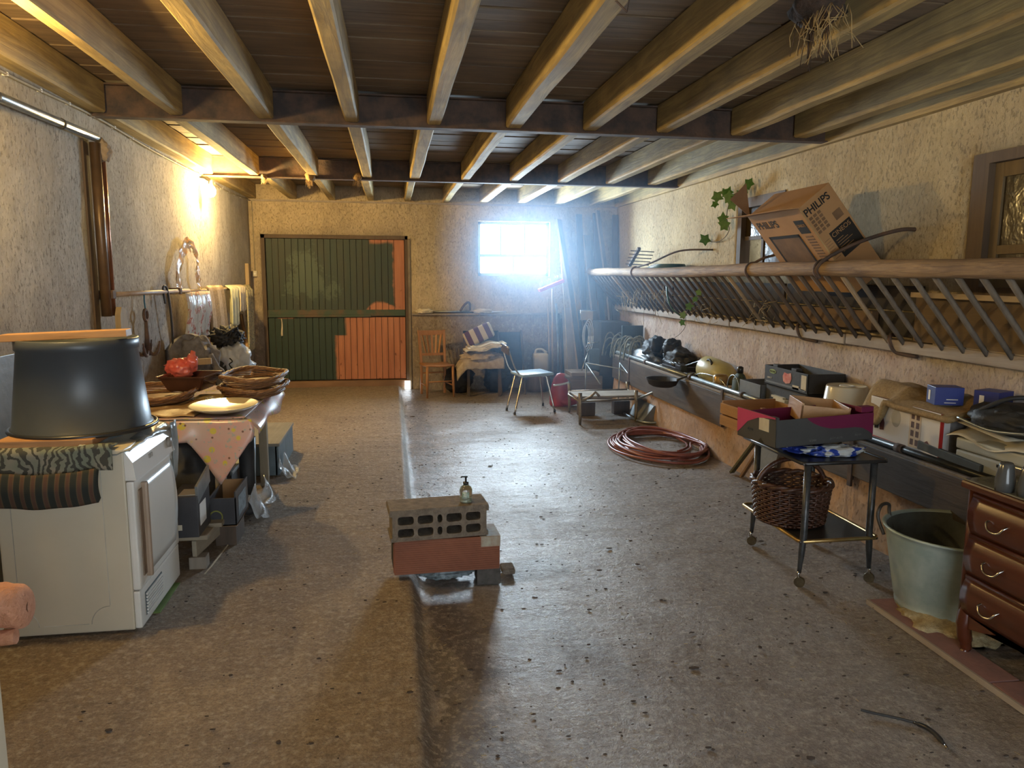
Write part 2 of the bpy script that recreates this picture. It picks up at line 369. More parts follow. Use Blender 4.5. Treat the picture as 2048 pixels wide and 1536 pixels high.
# floor: left walkway (z=0), kerb drop at x~.09, lower stall floor (z=-.06)
def zf(x,y):
    w0=0; e=.084+.007*mn.noise(T((y*2.3,0,4)))+.004*mn.noise(T((y*9,3,4)))
    w=.010*mn.fractal(T((x*1.1,y*1.6,0)),1,2,3)+.0045*mn.noise(T((x*1.6,y*6,7)))
    if x<e-.012: return w
    if x>e+.045: return -.062+w*1.3
    f=(x-e+.012)/.057; return w*(1+.3*f)-.062*f
xs=[XL-.05+i*(2.0/36) for i in range(36)]; xs=[x for x in xs if x<.05]+[.05,.065,.08,.092,.104,.12]+[.15+i*.055 for i in range(59)]
mb=MB(); ys=[YF-.1+i*.055 for i in range(int((YB-YF+.5)/.055))]
vv=[[mb.b.verts.new((x,y,zf(x,y))) for y in ys] for x in xs]
for i in range(len(xs)-1):
    for j in range(len(ys)-1):
        f=mb.b.faces.new((vv[i][j],vv[i+1][j],vv[i+1][j+1],vv[i][j+1])); f.smooth=True
floor=single('floor',mb,FLOOR,kind='structure')
gr=single('trim_1',MB().box(-12,16,YB+.34,30,-.5,-.3),mat('outside_ground',(.45,.42,.33),(.3,.33,.2),scale=1),kind='structure')

# ceiling: boards, joists, steel beams
ceil_=empty('ceiling',(0,0,ZC),kind='structure')
y=YF; k=0
while y<YB-.02:
    w=.19+rnd.uniform(-.03,.04); w=min(w,YB-y)
    dz=rnd.uniform(0,.014)
    part('plank',MB().box(XL,XR,y+.006,y+w-.008,ZT+dz,ZT+.03+dz),PW,ceil_); y+=w
single('trim_2',MB().box(XL-.35,XR+.35,YF-.3,YB+.35,ZT+.045,ZT+.09),DARKW,kind='structure')
bays=[(YF,5.44,[-1.96,-1.39,-.815,-.25,.31,.87,1.425,1.975,2.55,3.06]),
      (5.52,8.46,[-1.96,-1.41,-.80,-.24,.27,.82,1.355,1.91,2.46,2.965]),
      (8.54,YB,[-1.96,-1.33,-.80,-.272,.24,.785,1.32,1.87,2.42,2.945])]
for y0,y1,X in bays:
    for x in X:
        w=.05+rnd.uniform(-.006,.008); b=MB(); n=max(3,int((y1-y0)/.5)); jj=rnd.random()*50
        if x<-1.9: x0,x1=XL-.02,XL+.11
        else: x0,x1=x-w,x+w
        ring=[]
        for i in range(n+1):
            yy=y0+(y1-y0)*i/n; a=.006*mn.noise(T((jj,yy*1.3,0))); c=.007*mn.noise(T((jj+9,yy*1.7,0)))
            ring.append([b.b.verts.new(p) for p in ((x0+a,yy,ZC+c+.01),(x0+a+.012,yy,ZC+c),(x1+a-.010,yy,ZC+c),(x1+a,yy,ZC+c+.012),(x1+a,yy,ZT),(x0+a,yy,ZT))])
        for A,B in zip(ring,ring[1:]):
            for q in range(6): b.b.faces.new((A[q],A[(q+1)%6],B[(q+1)%6],B[q]))
        b.b.faces.new(ring[0]); b.b.faces.new(ring[-1][::-1])
        part('joist',b,JW,ceil_)
part('wall_plate',MB().box(XR-.05,XR+.02,YF,YB,ZC-.03,ZT),JW,ceil_)
for yb in (5.48,8.50):
    b=MB(); b.box(XL,XR,yb-.045,yb+.045,ZC-.022,ZC-.012).box(XL,XR,yb-.005,yb+.005,ZC-.012,ZT-.01).box(XL,XR,yb-.045,yb+.045,ZT-.012,ZT-.002)
    part('steel_beam',b,RUST,ceil_)
single('trim_3',MB().box(XL,XR,YB-.03,YB+.02,ZC-.035,ZC-.012),LEDGEW,kind='structure')

# back window
win=empty('window_1',(1.78,YB+.1,WZ0),kind='structure')
FR=mat('window_paint',(.30,.34,.36),(.22,.24,.25),rough=.6)
b=MB(); t_=.042
b.box(WX0,WX0+t_,YB+.08,YB+.14,WZ0,WZ1).box(WX1-t_,WX1,YB+.08,YB+.14,WZ0,WZ1).box(WX0,WX1,YB+.08,YB+.14,WZ1-t_,WZ1).box(WX0,WX1,YB+.08,YB+.14,WZ0,WZ0+t_)
part('window_frame',b,FR,win)
part('transom',MB().box(WX0,WX1,YB+.085,YB+.125,1.878,1.918),FR,win)
part('mullion',MB().box(1.768,1.796,YB+.085,YB+.12,WZ0,1.89),FR,win)
for x in (1.59,1.95): part('mullion',MB().box(x-.011,x+.011,YB+.085,YB+.115,1.91,WZ1-.02),FR,win)
part('top_hinge',MB().box(1.70,1.88,YB+.05,YB+.09,WZ1-.02,WZ1+.02,.004),RUST,win)
for (x0,x1,z0,z1) in ((WX0+t_,1.775,WZ0+t_,1.885),(1.792,WX1-t_,WZ0+t_,1.885),(WX0+t_,1.584,1.912,WZ1-t_),(1.596,1.944,1.912,WZ1-t_),(1.956,WX1-t_,1.912,WZ1-t_)):
    part('pane',MB().box(x0,x1,YB+.10,YB+.104,z0,z1),mat('window_pane',(.9,.95,1),(.9,.95,1),rough=.05,bmp=0,alpha=.06),win)

# door
def boardmat(name,fn):
    m,t,b=nt(name); v=coords(t,True,(9,9,.7)); f=noi(t,v,1.5,7,.6,1.5)
    pine=ramp(t,f,[(.3,(.46,.18,.085)),(.7,(.33,.115,.05))])
    knots=ramp(t,noi(t,coords(t,True,(1,1,.5)),14,1),[(.70,0.0),(.735,1.0)]); pine=mix(t,knots,pine,(.16,.05,.02))
    g=N(t,'ShaderNodeNewGeometry'); sep=N(t,'ShaderNodeSeparateXYZ'); t.links.new(g.outputs['Position'],sep.inputs[0])
    col=fn(t,sep.outputs[0],sep.outputs[2],pine); t.links.new(col,b.inputs['Base Color']); b.inputs['Roughness'].default_value=.62
    bump(t,b,f,.25,.006); return m
def step(t,a,e,s=.02): # 1 where a<e
    k=N(t,'ShaderNodeMapRange'); k.inputs[1].default_value=e+s; k.inputs[2].default_value=e-s; t.links.new(a,k.inputs[0]); return k.outputs[0]
def mul(t,a,b): return mathn(t,'MULTIPLY',a,b)
def inv(t,a): return mathn(t,'SUBTRACT',1.0,a)
def upper(t,x,z,pine):
    n=mathn(t,'SUBTRACT',noi(t,coords(t,True),5,4),.5); n2=mathn(t,'SUBTRACT',noi(t,coords(t,True),9,6,.75),.5)
    green=ramp(t,noi(t,coords(t,True,(3,3,.6)),2,4),[(.3,(.024,.046,.032)),(.7,(.036,.042,.025))])
    xe=mathn(t,'ADD',x,mul(t,n,.10)); ze=mathn(t,'ADD',z,mul(t,n,.10))
    mk=step(t,xe,.035); top=mul(t,inv(t,step(t,ze,2.06)),inv(t,step(t,x,-.30))); mk=mul(t,mk,inv(t,top))
    hump=mul(t,step(t,mathn(t,'ADD',mul(t,mathn(t,'POWER',mathn(t,'ABSOLUTE',mathn(t,'SUBTRACT',xe,-.16)),2.0),3.0),ze),1.235),step(t,z,1.3)); mk=mul(t,mk,inv(t,hump))
    xa=mathn(t,'ADD',x,mul(t,n2,.9)); za=mathn(t,'ADD',z,mul(t,n2,.8))
    fl=mul(t,mul(t,inv(t,step(t,xa,-1.42)),step(t,mathn(t,'ADD',xa,mul(t,za,.75)),.28,.03)),mul(t,inv(t,step(t,za,1.30,.03)),step(t,za,1.90,.03)))
    green=mix(t,mul(t,fl,.75),green,(.075,.105,.07))
    return mix(t,mk,pine,green)
def lower(t,x,z,pine):
    n=mathn(t,'SUBTRACT',noi(t,coords(t,True),6,4),.5); xe=mathn(t,'ADD',x,mul(t,n,.06))
    mk=mathn(t,'MAXIMUM',mul(t,step(t,xe,-.66),inv(t,step(t,z,.74,.01))),step(t,xe,-.81))
    top=mul(t,mul(t,inv(t,step(t,z,.985,.006)),step(t,x,-1.38)),inv(t,step(t,x,-1.6)))
    mk=mul(t,mk,inv(t,top))
    return mix(t,mk,pine,(.018,.037,.022))
DU=boardmat('door_boards_upper',upper); DL=boardmat('door_boards_lower',lower)
DFR=wood('door_frame_wood',(.15,.10,.065),(.09,.06,.04),'Z')
door=empty('door_1',((DX0+DX1)/2,YB+.08,0),kind='structure')
part('door_frame',MB().box(DX0,DX0+.05,YB+.02,YB+.16,.0,DZ1).box(DX1-.04,DX1,YB+.02,YB+.16,0,DZ1).box(DX0,DX1,YB+.02,YB+.16,DZ1-.05,DZ1),DFR,door)
for nm,z0,z1,m in (('upper_leaf',1.02,DZ1-.055,DU),('lower_leaf',.10,1.0,DL)):
    lf=part(nm,MB().box(DX0+.06,DX1-.05,YB+.085,YB+.11,z0+.02,z1-.02),DFR,door)
    xs_=[DX0+.055]; 
    while xs_[-1]<DX1-.05-.06: xs_.append(xs_[-1]+.088+rnd.uniform(-.004,.004))
    xs_[-1]=DX1-.045
    for a,c in zip(xs_,xs_[1:]): part('board',MB().box(a+.003,c-.003,YB+.062+rnd.uniform(-.002,.002),YB+.085,z0+(.07 if nm=='upper_leaf' else 0),z1,.003),m,lf)
    if nm=='upper_leaf':
        part('bottom_rail',MB().box(DX0+.055,DX1-.045,YB+.05,YB+.08,z0,z0+.09,.004),mat('rail_green',(.045,.07,.045),(.11,.07,.04),scale=4,lo=.45,hi=.6),lf)
        part('drip_rail',MB().box(DX0+.055,-.30,YB+.03,YB+.06,z0-.015,z0+.02,.004),mat('rail_green',(0,0,0)),lf)
part('light_block',MB().box(DX0-.05,DX1+.05,YB+.165,YB+.18,-.1,DZ1+.05),DFR,door)  # unseen panel added behind the leaves to stop light leaking in
part('threshold',MB().box(DX0,DX1,YB+.0,YB+.12,-.02,.085,.006),wood('threshold_wood',(.30,.17,.09),(.20,.11,.06),'X'),door)
part('pull_strap',MB().sheet(lambda u,v:(-1.56+.018*u*(.6+v)+.006*math.sin(v*5),YB+.045-.01*v,.99-.25*v),2,8,.004),CREAM,door)
part('jamb_board',MB().box(DX1,DX1+.035,YB-.02,YB+.02,-.06,2.12,.004),mat('jamb_paint',(.22,.17,.11),(.15,.11,.07)),door)
# glowing plate painted as daylight in the drain gap by the door
part('drain_gap_glow',MB().box(.165,.245,YB-.035,YB-.028,-.045,.075),mat('gap_glow',(1,1,1),rough=1,bmp=0,emit=((.85,.93,1),6)),door,label='glowing plate for the bright gap at the foot of the door')

# ledge across the back wall
single('trim_4',MB().box(DX1+.04,2.75,YB-.05,YB+.02,1.035,1.06,.006),LEDGEW,kind='structure')

# right windows
w2=empty('window_2',(XR+.1,6.54,1.62),kind='structure')
b=MB()
for a in ((6.10,6.20,1.62,2.34),(6.90,6.98,1.62,2.34),(6.20,6.90,2.25,2.34),(6.20,6.90,1.62,1.68)): b.box(XR-.01,XR+.09,*a)
part('window_frame',b,DFR,w2)
part('window_sash',MB().box(XR+.03,XR+.06,6.2,6.9,1.95,1.985).box(XR+.03,XR+.06,6.52,6.56,1.68,2.25),DFR,w2)
for (a,c,e,f) in ((6.2,6.52,1.985,2.25),(6.56,6.9,1.985,2.25),(6.2,6.52,1.68,1.95)): part('pane',MB().box(XR+.04,XR+.043,a,c,e,f),PANE,w2)
w3=empty('window_3',(XR+.1,3.5,1.5),kind='structure')
b=MB()
for a in ((3.86,3.98,1.5,2.30),(3.0,3.08,1.5,2.30),(3.08,3.86,2.24,2.30),(3.08,3.86,1.5,1.55)): b.box(XR-.012,XR+.10,*a)
part('window_frame',b,wood('window_brown',(.17,.11,.06),(.10,.065,.04),'Z'),w3)
sh=part('window_sash',MB().box(XR+.03,XR+.07,3.80,3.86,1.55,2.24,.004).box(XR+.03,XR+.07,3.08,3.80,2.16,2.24,.004).box(XR+.03,XR+.07,3.08,3.80,1.735,1.785,.004).box(XR+.03,XR+.07,3.08,3.80,1.55,1.60,.004),wood('sash_ochre',(.22,.15,.07),(.13,.09,.045),'Z'),w3)
for e,f in ((1.785,2.16),(1.60,1.735)): part('pane',MB().box(XR+.045,XR+.048,3.08,3.80,e,f),PANE,w3)
part('latch',MB().bar((XR-.005,3.60,1.99),(XR-.005,3.30,2.13),.02,.018),RUST,w3)
# foliage outside the side windows (seen through the dirty panes)
hb=MB(); 
for i in range(2600):
    c=T((XR+.75+rnd.random()*.5,rnd.uniform(2.2,7.6),rnd.uniform(1.0,3.0))); a=rnd.random()*6; q=.06+rnd.random()*.05
    hb.b.faces.new([hb.b.verts.new(c+T((math.cos(a+k*2.1)*q*.6,math.cos(a+k*2.1)*q,math.sin(a+k*2.1)*q))) for k in range(3)])
single('hedge',hb,mat('hedge_leaf',(.10,.09,.03),(.05,.04,.02),scale=8),'dry hedge foliage behind the dirty side window','hedge',kind='stuff')
RUNGG=wood('rung_wood_grey',(.22,.185,.14),(.13,.105,.08),'Z')
# ================================================================ MANGER ALONG THE RIGHT WALL
b=MB(); b.sheet(lambda u,v:(2.965+.015*mn.fractal(T((u*14,v*2,1)),1,2,3)-.03*(1-v),2.0+7.75*u,-.08+.42*v),120,8,0)
n0=b; b.box(2.985,XR,2.0,9.75,-.1,.335); single('trim_5',b,P_ped,kind='structure')
mg=empty('manger',(3.12,6,.3),'long dark wooden feeding trough with a pipe rail along the right wall','trough')
for (a,c,z0,z1) in ((6.30,9.72,.255,.555),(4.35,6.28,.29,.555),(2.05,4.33,.33,.565)):
    part('front_board',MB().bar((2.945,a,(z0+z1)/2),(2.945,c,(z0+z1)/2),.045,z1-z0,bev=.006),TRW,mg)
part('trough_bottom',MB().box(2.965,XR,2.05,9.72,.335,.40),TRW,mg)
part('top_strip',MB().bar((2.955,2.05,.572),(2.955,9.7,.562),.06,.02,bev=.004),GREYW,mg)
for a,c,m in ((4.98,7.08,PIPEM),(7.1,9.62,PIPEM),(2.9,4.55,mat('black_pipe',(.045,.05,.05),(.03,.03,.03),rough=.35,metal=.5))):
    part('rail_pipe',MB().tube([(2.952,a,.604),(2.952,c,.604)],.021,10),m,mg)
for y in (8.45,7.09,5.95,3.92): part('pipe_collar',MB().tube([(2.952,y-.03,.604),(2.952,y+.03,.604)],.027,10),RUST,mg)
for y in (9.0,6.29,4.34): part('iron_strap',MB().box(2.915,2.93,y-.02,y+.02,.26,.60),RUST,mg)
part('bolt_hole',MB().tube([(2.918,5.98,.47),(2.923,5.98,.47)],.022,10),INK,mg)
part('corroded_end',MB().blob((2.955,2.93,.60),(.035,.06,.035),.5,3,4,2),RUST,mg)

# ledge below the hay rack
lg=empty('hay_rack',(3.0,6.5,1.15),'long wooden hay rack of leaning round bars on the right wall','rack')
for a,c in ((9.0,10.95),(6.9,8.98),(5.0,6.88),(2.4,4.98)):
    part('ledge_board',MB().bar((3.29,a,1.165+rnd.uniform(-.006,.006)),(3.29,c,1.165+rnd.uniform(-.006,.006)),.10,.075,bev=.008),LEDGEW,lg)
RX=2.87
part('top_rail',MB().tube([(RX+.006*math.sin(y*2),y,1.655+.008*math.sin(y*1.3+1)) for y in [2.3+.4*i for i in range(22)]]+[(RX,11.0,1.70)],[.052+.003*math.sin(i*1.7) for i in range(23)],12),RAILW,lg)
y=10.75; i=0
while y>2.5:
    j=rnd.uniform(-.012,.012); yy=y+j; m=RUNGW if rnd.random()<.86 else RUNGL
    if 4.4<y<4.75: m=RUNGL if i%2 else RUNGW
    if y<4.4: m=RUNGG
    P=[(RX+.01+.37*k_/3+rnd.uniform(-.004,.004),yy-.007*k_+rnd.uniform(-.004,.004),1.63-.45*k_/3) for k_ in range(4)]
    part('rack_bar',MB().tube(P,[.017,.0155,.016,.015],7),m,lg); y-=.168; i+=1
for y in (8.67,5.72,4.72):
    part('iron_ring',MB().tube(arc((RX,y,1.655),.062,-1.2,4.2,14,'XZ'),.011,6),RUST,lg)
part('iron_stay',MB().tube(smoothpts([(RX,8.67,1.71),(2.93,8.3,1.76),(3.1,7.9,1.88),(XR,7.55,1.885)]),.010,6),RUST,lg)
part('iron_stay',MB().tube(smoothpts([(RX-.02,4.72,1.60),(RX-.055,4.70,1.66),(RX,4.65,1.74),(3.05,4.58,1.84),(3.22,4.46,1.905),(XR+.01,4.44,1.91)]),.013,7),RUST,lg)
part('iron_stay',MB().tube(smoothpts([(RX,5.72,1.71),(2.95,5.66,1.76),(3.10,5.6,1.79),(XR,5.6,1.80)]),.011,6),RUST,lg)
for y in (5.62,4.47): part('iron_dog',MB().tube(smoothpts([(XR,y+.08,1.22),(3.25,y+.03,1.225),(3.235,y,1.17),(3.25,y-.05,1.12),(3.30,y-.18,1.105)]),.014,6),RUST,lg)
# long slats lying inside the rack (pale)
for k,(ya,yb,z) in enumerate(((4.2,2.5,1.50),(4.2,2.5,1.24),(4.1,2.5,1.20))):
    single('lath',MB().bar((3.16 if z>1.4 else 3.26,ya,z),(3.16 if z>1.4 else 3.26,yb,z-.01),.02,.03),wood('lath_pale',(.55,.42,.26),(.40,.30,.18),'Y'),['pale lath along the top inside the near end of the hay rack','pale lath low inside the near end of the hay rack, upper one','pale lath lowest inside the near end of the hay rack'][k],'lath')
single('hardboard_sheet',MB().bar((3.235,4.25,1.36),(3.235,2.4,1.36),.012,.30),wood('hardboard',(.20,.13,.06),(.14,.09,.045),'Y'),'brown board standing inside the near end of the hay rack','board')
single('timber_beam',MB().bar((3.27,5.95,1.31),(3.27,4.7,1.31),.05,.13),wood('beam_wood',(.24,.15,.08),(.15,.095,.055),'Y'),'brown timber lying behind the bars below the tilted cardboard box','timber')

# added dark boards standing in for the shade behind the bars
DKB0=wood('rack_shade',(.055,.042,.032),(.03,.024,.02),'Y')
for k,(a,c,z) in enumerate(((10.95,8.6,1.30),(10.95,8.6,1.47),(8.55,6.0,1.30),(8.55,6.0,1.47),(5.95,4.3,1.30),(5.95,4.3,1.47))): part('shade_board',MB().bar((3.315,a,z),(3.315,c,z),.02,.16,bev=.003),DKB0,lg)
# tilted cardboard box on the rack

uu=T((.643,0,-.766)); ww=T((.766,0,.643)); TL=T((2.655,4.70,2.05)); BD=.72; BL=.72; BW=.27
Mb=Matrix((ww,T((0,1,0)),-uu)).transposed().to_4x4(); Mb.translation=TL   # local x=thickness, y=depth, z=up the face
cb=empty('cardboard_box',(2.95,5.0,1.70),'large tilted brown cardboard carton with open flaps wedged on the hay rack','box')
part('carton_body',MB().box(0,BW,0,BD,-BL,0,.004,Mb),CARD,cb)
part('flap',MB().prism([(-.03,0),(BD+.04,0),(BD+.0,.17),(-.01,.14)],.005,frame(TL+T((0,0,.0)),(0,1,0),(-.93,0,-.10))),CARD,cb)
part('flap',MB().prism([(0,0),(.20,.02),(.17,.19)],.005,frame(TL+T((.02,BD,.0)),(-.5,.1,.35),(.6,0,.8))),CARDD,cb)
nf=frame(TL+T((0,-.001,0)),ww,-uu)      # near side: x=thickness, y=up
text('PHILIPS',.072,nf@Matrix.Translation((.012,-.085,0)),INK,cb,sx=.92,bold=.0015)
def quad(mb,f,x0,x1,y0,y1,d=.0008): mb.box(x0,x1,y0,y1,-.0004,d,0,f); return mb
b=MB(); quad(b,nf,.075,.255,-.47,-.27); part('print_panel',b,INK,cb)
b=MB(); quad(b,nf,.17,.235,-.235,-.175,.001); part('print_picture',b,INKG,cb)
text('CINEOS',.045,nf@Matrix.Translation((.083,-.315,.001)),CARD,cb,sx=1.0)
b=MB()
for i in range(6): quad(b,nf,.09,.09+.06+.07*((i*7)%5)/5,-.345-.018*i,-.342-.018*i,.0015)
part('print_lines',b,CARD,cb)
b=MB()
for i in range(5):
    for j in range(3): quad(b,nf,.02+.035*j,.045+.035*j,-.12-.028*i,-.10-.028*i,.0008)
for i in range(8): quad(b,nf,.018,.06,-.30-.02*i,-.297-.02*i,.0008)
part('print_symbols',b,INKG,cb)
ff=frame(TL+T((0,BD,0))-ww*.001,(0,-1,0),-uu)   # front face: x 0..BD toward the camera
text('PHILIPS',.085,ff@Matrix.Translation((.05,-.125,0)),INK,cb,sx=1.1,bold=.0015)
b=MB(); quad(b,ff,.10,.52,-.52,-.20); part('print_screen',b,INKG,cb)
b=MB(); 
for a in ((.10,.52,-.225,-.20),(.10,.125,-.55,-.20),(.50,.52,-.55,-.20),(.10,.52,-.55,-.53)): quad(b,ff,*a,.0014)
part('print_screen_edge',b,INK,cb)
b=MB(); quad(b,ff,.56,.68,-.20,-.09); part('print_panel',b,INK,cb)
text('CINEOS',.032,ff@Matrix.Translation((.568,-.145,.001)),CARD,cb,sx=.9)
b=MB()
for i in range(13): quad(b,ff,.585,.675,-.235-.024*i,-.222-.024*i)
part('print_symbols',b,INKG,cb)
b=MB(); quad(b,nf,-.0,.008,-.70,-.02,.0012); part('packing_tape',b,mat('tape',(.60,.40,.18),rough=.4,bmp=0),cb)

# rake head, garden hose and ivy on the rack
rk=empty('rake_head',(3.0,9.1,1.72),'old iron rake head with straight tines standing up on the far hay rack','rake')
part('crossbar',MB().bar((2.99,9.3,1.74),(3.03,9.05,1.95),.04,.03),RUST,rk)
for i in range(5):
    z=1.76+.04*i; part('tine',MB().tube([(2.93,9.27-.045*i,z),(3.22,9.22-.045*i,z-.015)],.006,5),RUST,rk)
gh=MB()
for i in range(4): gh.tube(arc((3.12,8.35-.03*i,1.70+.012*i),.20-.015*i,0,2*PI,30,'XY',1,1.7),.010,6)
single('garden_hose',gh,mat('green_hose',(.03,.09,.06),rough=.4,bmp=0),'dark green garden hose coiled on top of the far hay rack','hose')
single('hose_end',MB().tube(smoothpts([(3.0,7.98,1.50),(2.985,7.9,1.38),(3.0,7.8,1.26),(3.06,7.7,1.19)]),.010,6),mat('green_hose',(0,0,0)),'short green hose length hanging in front of the hay rack bars','hose')
def leaf(b,c,r,n,tilt):
    c=T(c); pts=[]
    for k in range(10):
        a=2*PI*k/10; q=r*(1 if k%2==0 else .62)*(1.15 if k in(0,) else 1)
        pts.append((q*math.cos(a),q*math.sin(a)))
    x=T(n).cross(T((0,0,1))); x=x.normalized() if x.length>.1 else T((1,0,0)); f=frame(c,x,T(n).cross(x)*-1); f=f@Matrix.Rotation(tilt,4,'Z')
    b.prism(pts,.002,f)
def ivy(name,label,stem,leaves,r,rs=.004):
    e=empty(name,stem[0],label,'ivy'); part('stem',MB().tube(smoothpts(stem,5),rs,5),VINE,e)
    for c in leaves:
        b=MB(); leaf(b,c,r*rnd.uniform(.7,1.15),(-1+rnd.uniform(-.4,.4),-.9,rnd.uniform(-.3,.5)),rnd.random()*6); part('leaf',b,LEAF,e)
ivy('ivy_vine','green ivy growing in at the small side window and trailing down the wall',[(3.28,6.75,2.42),(3.26,7.0,2.37),(3.27,7.12,2.20),(3.29,7.10,2.05),(3.30,7.35,1.96),(3.30,7.7,1.99),(3.31,7.8,2.04)],
    [(3.24,7.30,2.40),(3.24,7.34,2.33),(3.25,7.16,2.43),(3.22,6.98,2.36),(3.23,6.92,2.29),(3.24,6.78,2.37),(3.24,6.62,2.45),(3.23,6.86,2.34),(3.24,7.14,2.17),(3.25,7.12,2.11),(3.26,7.6,1.99),(3.24,6.70,2.40),(3.23,7.04,2.41)],.062)
ivy('ivy_sprig','small ivy sprig with round leaves hanging below the middle of the hay rack',[(3.06,7.1,1.47),(3.07,7.25,1.38),(3.05,7.42,1.30),(3.06,7.55,1.20),(3.08,7.6,1.08),(3.12,7.85,.98),(3.16,8.1,.92)],
    [(3.03,7.16,1.45),(3.04,7.27,1.38),(3.03,7.40,1.30),(3.04,7.58,1.20),(3.05,7.62,1.12)],.05,.003)
for i,(y,z,l) in enumerate(((9.5,1.3,.3),(8.9,1.38,.35),(8.2,1.45,.35),(7.0,1.25,.1),(5.85,1.27,.12))):
    b=MB()
    for k in range(14):
        p=T((3.0+rnd.uniform(-.05,.05),y+rnd.uniform(-.25,.25),z+rnd.uniform(-.05,.15))); b.tube([p,p+T((rnd.uniform(-.04,.04),rnd.uniform(-.08,.08),-rnd.random()*l*.6)),p+T((rnd.uniform(-.06,.06),rnd.uniform(-.12,.12),-rnd.random()*l))],.0025,3)
    single('hay_wisps',b,STRAW,['pale hay wisps caught in the farthest bars of the hay rack','hay wisps below the rake head on the far hay rack','hay wisps beside the hanging green hose end','small hay tuft at the rack foot near the small window','small hay tuft at the rack foot under the cardboard carton'][i],'hay',kind='stuff')

# ================================================================ THINGS IN THE MANGER
Z0=.40
single('metal_sheet',MB().box(3.02,3.31,9.62,9.66,Z0,.955,.003,None),mat('green_black_panel',(.05,.065,.06),(.035,.045,.045)),'dark green-black sheet standing at the far end of the trough','sheet')
b=MB(); 
for i in range(46):
    y=rnd.uniform(9.05,10.0); x=rnd.uniform(2.99,3.22); h=rnd.uniform(.12,.30); b.tube(smoothpts([(x-.14,y,.50+rnd.random()*.06),(x-.09,y+.05,.52+h*.9),(x,y+.02,.58+h*.8),(x+.08,y-.08,.5)],5),.012,5)
b.blob((3.11,9.5,.58),(.14,.48,.16),.3,3,3,3)
single('rope_net',b,mat('net_rope',(.23,.23,.17),(.12,.125,.10),rough=.95,scale=40,bmp=.5),'heap of grey-green netting rope at the far end of the trough','net')
single('plastic_tarp',MB().blob((3.06,8.92,.60),(.10,.50,.12),.3,2.2,5,3,.5),mat('tarp_grey',(.10,.11,.12),(.05,.055,.06),rough=.4,scale=6),'grey plastic tarpaulin bundled beside the net in the trough','tarpaulin')
b=MB().blob((3.15,8.72,.72),(.13,.24,.13),.25,2.2,11,4,.25).blob((3.12,8.55,.80),(.10,.09,.11),.4,1.6,14,3,.2); single('black_sack',b,LEATHER,'crumpled black sack with a raised corner on the rods, farther one','sack')
b=MB().blob((3.17,8.0,.71),(.13,.28,.11),.25,2.0,12,4,.25); b.blob((3.14,8.1,.80),(.10,.13,.11),.4,1.5,13,4,.25); single('black_sack',b,LEATHER,'crumpled black sack lying on the rods, nearer one','sack')
RODM=mat('grey_plastic_rod',(.20,.17,.17),(.13,.11,.11),rough=.4,scale=8)
for i in range(9):
    r,c=divmod(i,3); x=3.03+.05*c; z=Z0+.03+.052*r+.04
    single('drain_rod',MB().tube([(x,8.45-.07*r,z),(x+.12,7.55+.05*c,z)],.022,8),RODM,'grey-brown plastic rod in the bundle under the black sacks','rod','rods bundled in the trough')
b=MB()
for i in range(9): b.tube([(2.99+.03*i,7.62,.66+.0*i),(3.02+.032*i,8.0,.67)],.012,6)
b.box(2.98,3.30,7.58,8.0,Z0,.645,.01)
single('slatted_motor_housing',b,mat('ribbed_black',(.04,.035,.035),(.025,.022,.022),rough=.35),'black ribbed housing beside the rods in the trough','housing')
st=empty('camera_tripod',(3.1,7.4,Z0),'folded black tripod with a pan handle lying in the trough','tripod')
part('pan_handle',MB().tube([(3.0,7.62,.62),(3.14,7.25,.755),(3.16,7.16,.77)],[.012,.012,.02],8),BLACK,st)
part('head',MB().box(2.98,3.06,7.45,7.60,.52,.68,.01),BLACK,st)
for i in range(3): part('leg',MB().tube([(3.0+.05*i,7.75,.50+.03*i),(3.04+.06*i,6.95,.52)],.014,7),BLACK,st)
part('clamp',MB().box(2.99,3.09,7.28,7.38,.54,.62,.008),CHROME,st)
g=empty('fuel_can',(3.15,6.9,.55),'large pale yellow oval plastic can lying on its side in the trough','can')
JUG=mat('yellowed_plastic',(.52,.46,.22),(.42,.36,.15),rough=.35,scale=5)
prof=[(.02,-.27),(.085,-.26),(.125,-.2),(.13,-.05),(.13,.12),(.10,.2),(.045,.235),(.04,.27),(.045,.275)]
part('can_body',MB().lathe(prof,seg=26,mt=Matrix.Translation((3.18,6.98,.66))@Euler((R(98),0,R(8))).to_matrix().to_4x4()),JUG,g)
part('can_handle',MB().tube(arc((3.10,7.0,.72),.07,.2,PI-.2,8,'YZ'),.012,6),BLACKM,g)
g=empty('wine_rack_basket',(3.1,6.95,Z0),'black wire basket beside the yellow can in the trough','basket')
b=MB()
for i in range(10): b.tube([(3.0,6.62+.06*i,.46),(3.0,6.62+.06*i,.57),(3.2,6.62+.06*i,.575)],.004,4)
for z in (.46,.52,.57): b.tube([(3.0,6.60,z),(3.0,7.18,z)],.005,4)
part('wire_grid',b,BLACK,g); part('handle_loop',MB().tube(smoothpts([(2.98,7.2,.56),(2.99,6.95,.66),(3.02,6.6,.66),(3.05,6.45,.58)]),.006,5),CHROME,g)
OLDB=mat('old_brass',(.40,.28,.12),(.24,.16,.07),rough=.35,metal=.6,scale=8)
single('brass_canister',MB().lathe([(.07,0),(.07,.17),(.055,.19),(.02,.195)],(3.06,6.64,.50),20),OLDB,'shiny brass canister in the trough beside the yellow can','canister')
single('tin_box',MB().box(3.0,3.12,6.36,6.48,.50,.61,.008),wood('varnished_box',(.42,.27,.11),(.30,.18,.07),'X',rough=.4),'small varnished wooden box in the trough before the green flask','box')
g=empty('water_flask',(3.05,6.22,.5),'dark green water flask with strap standing in the trough','flask')
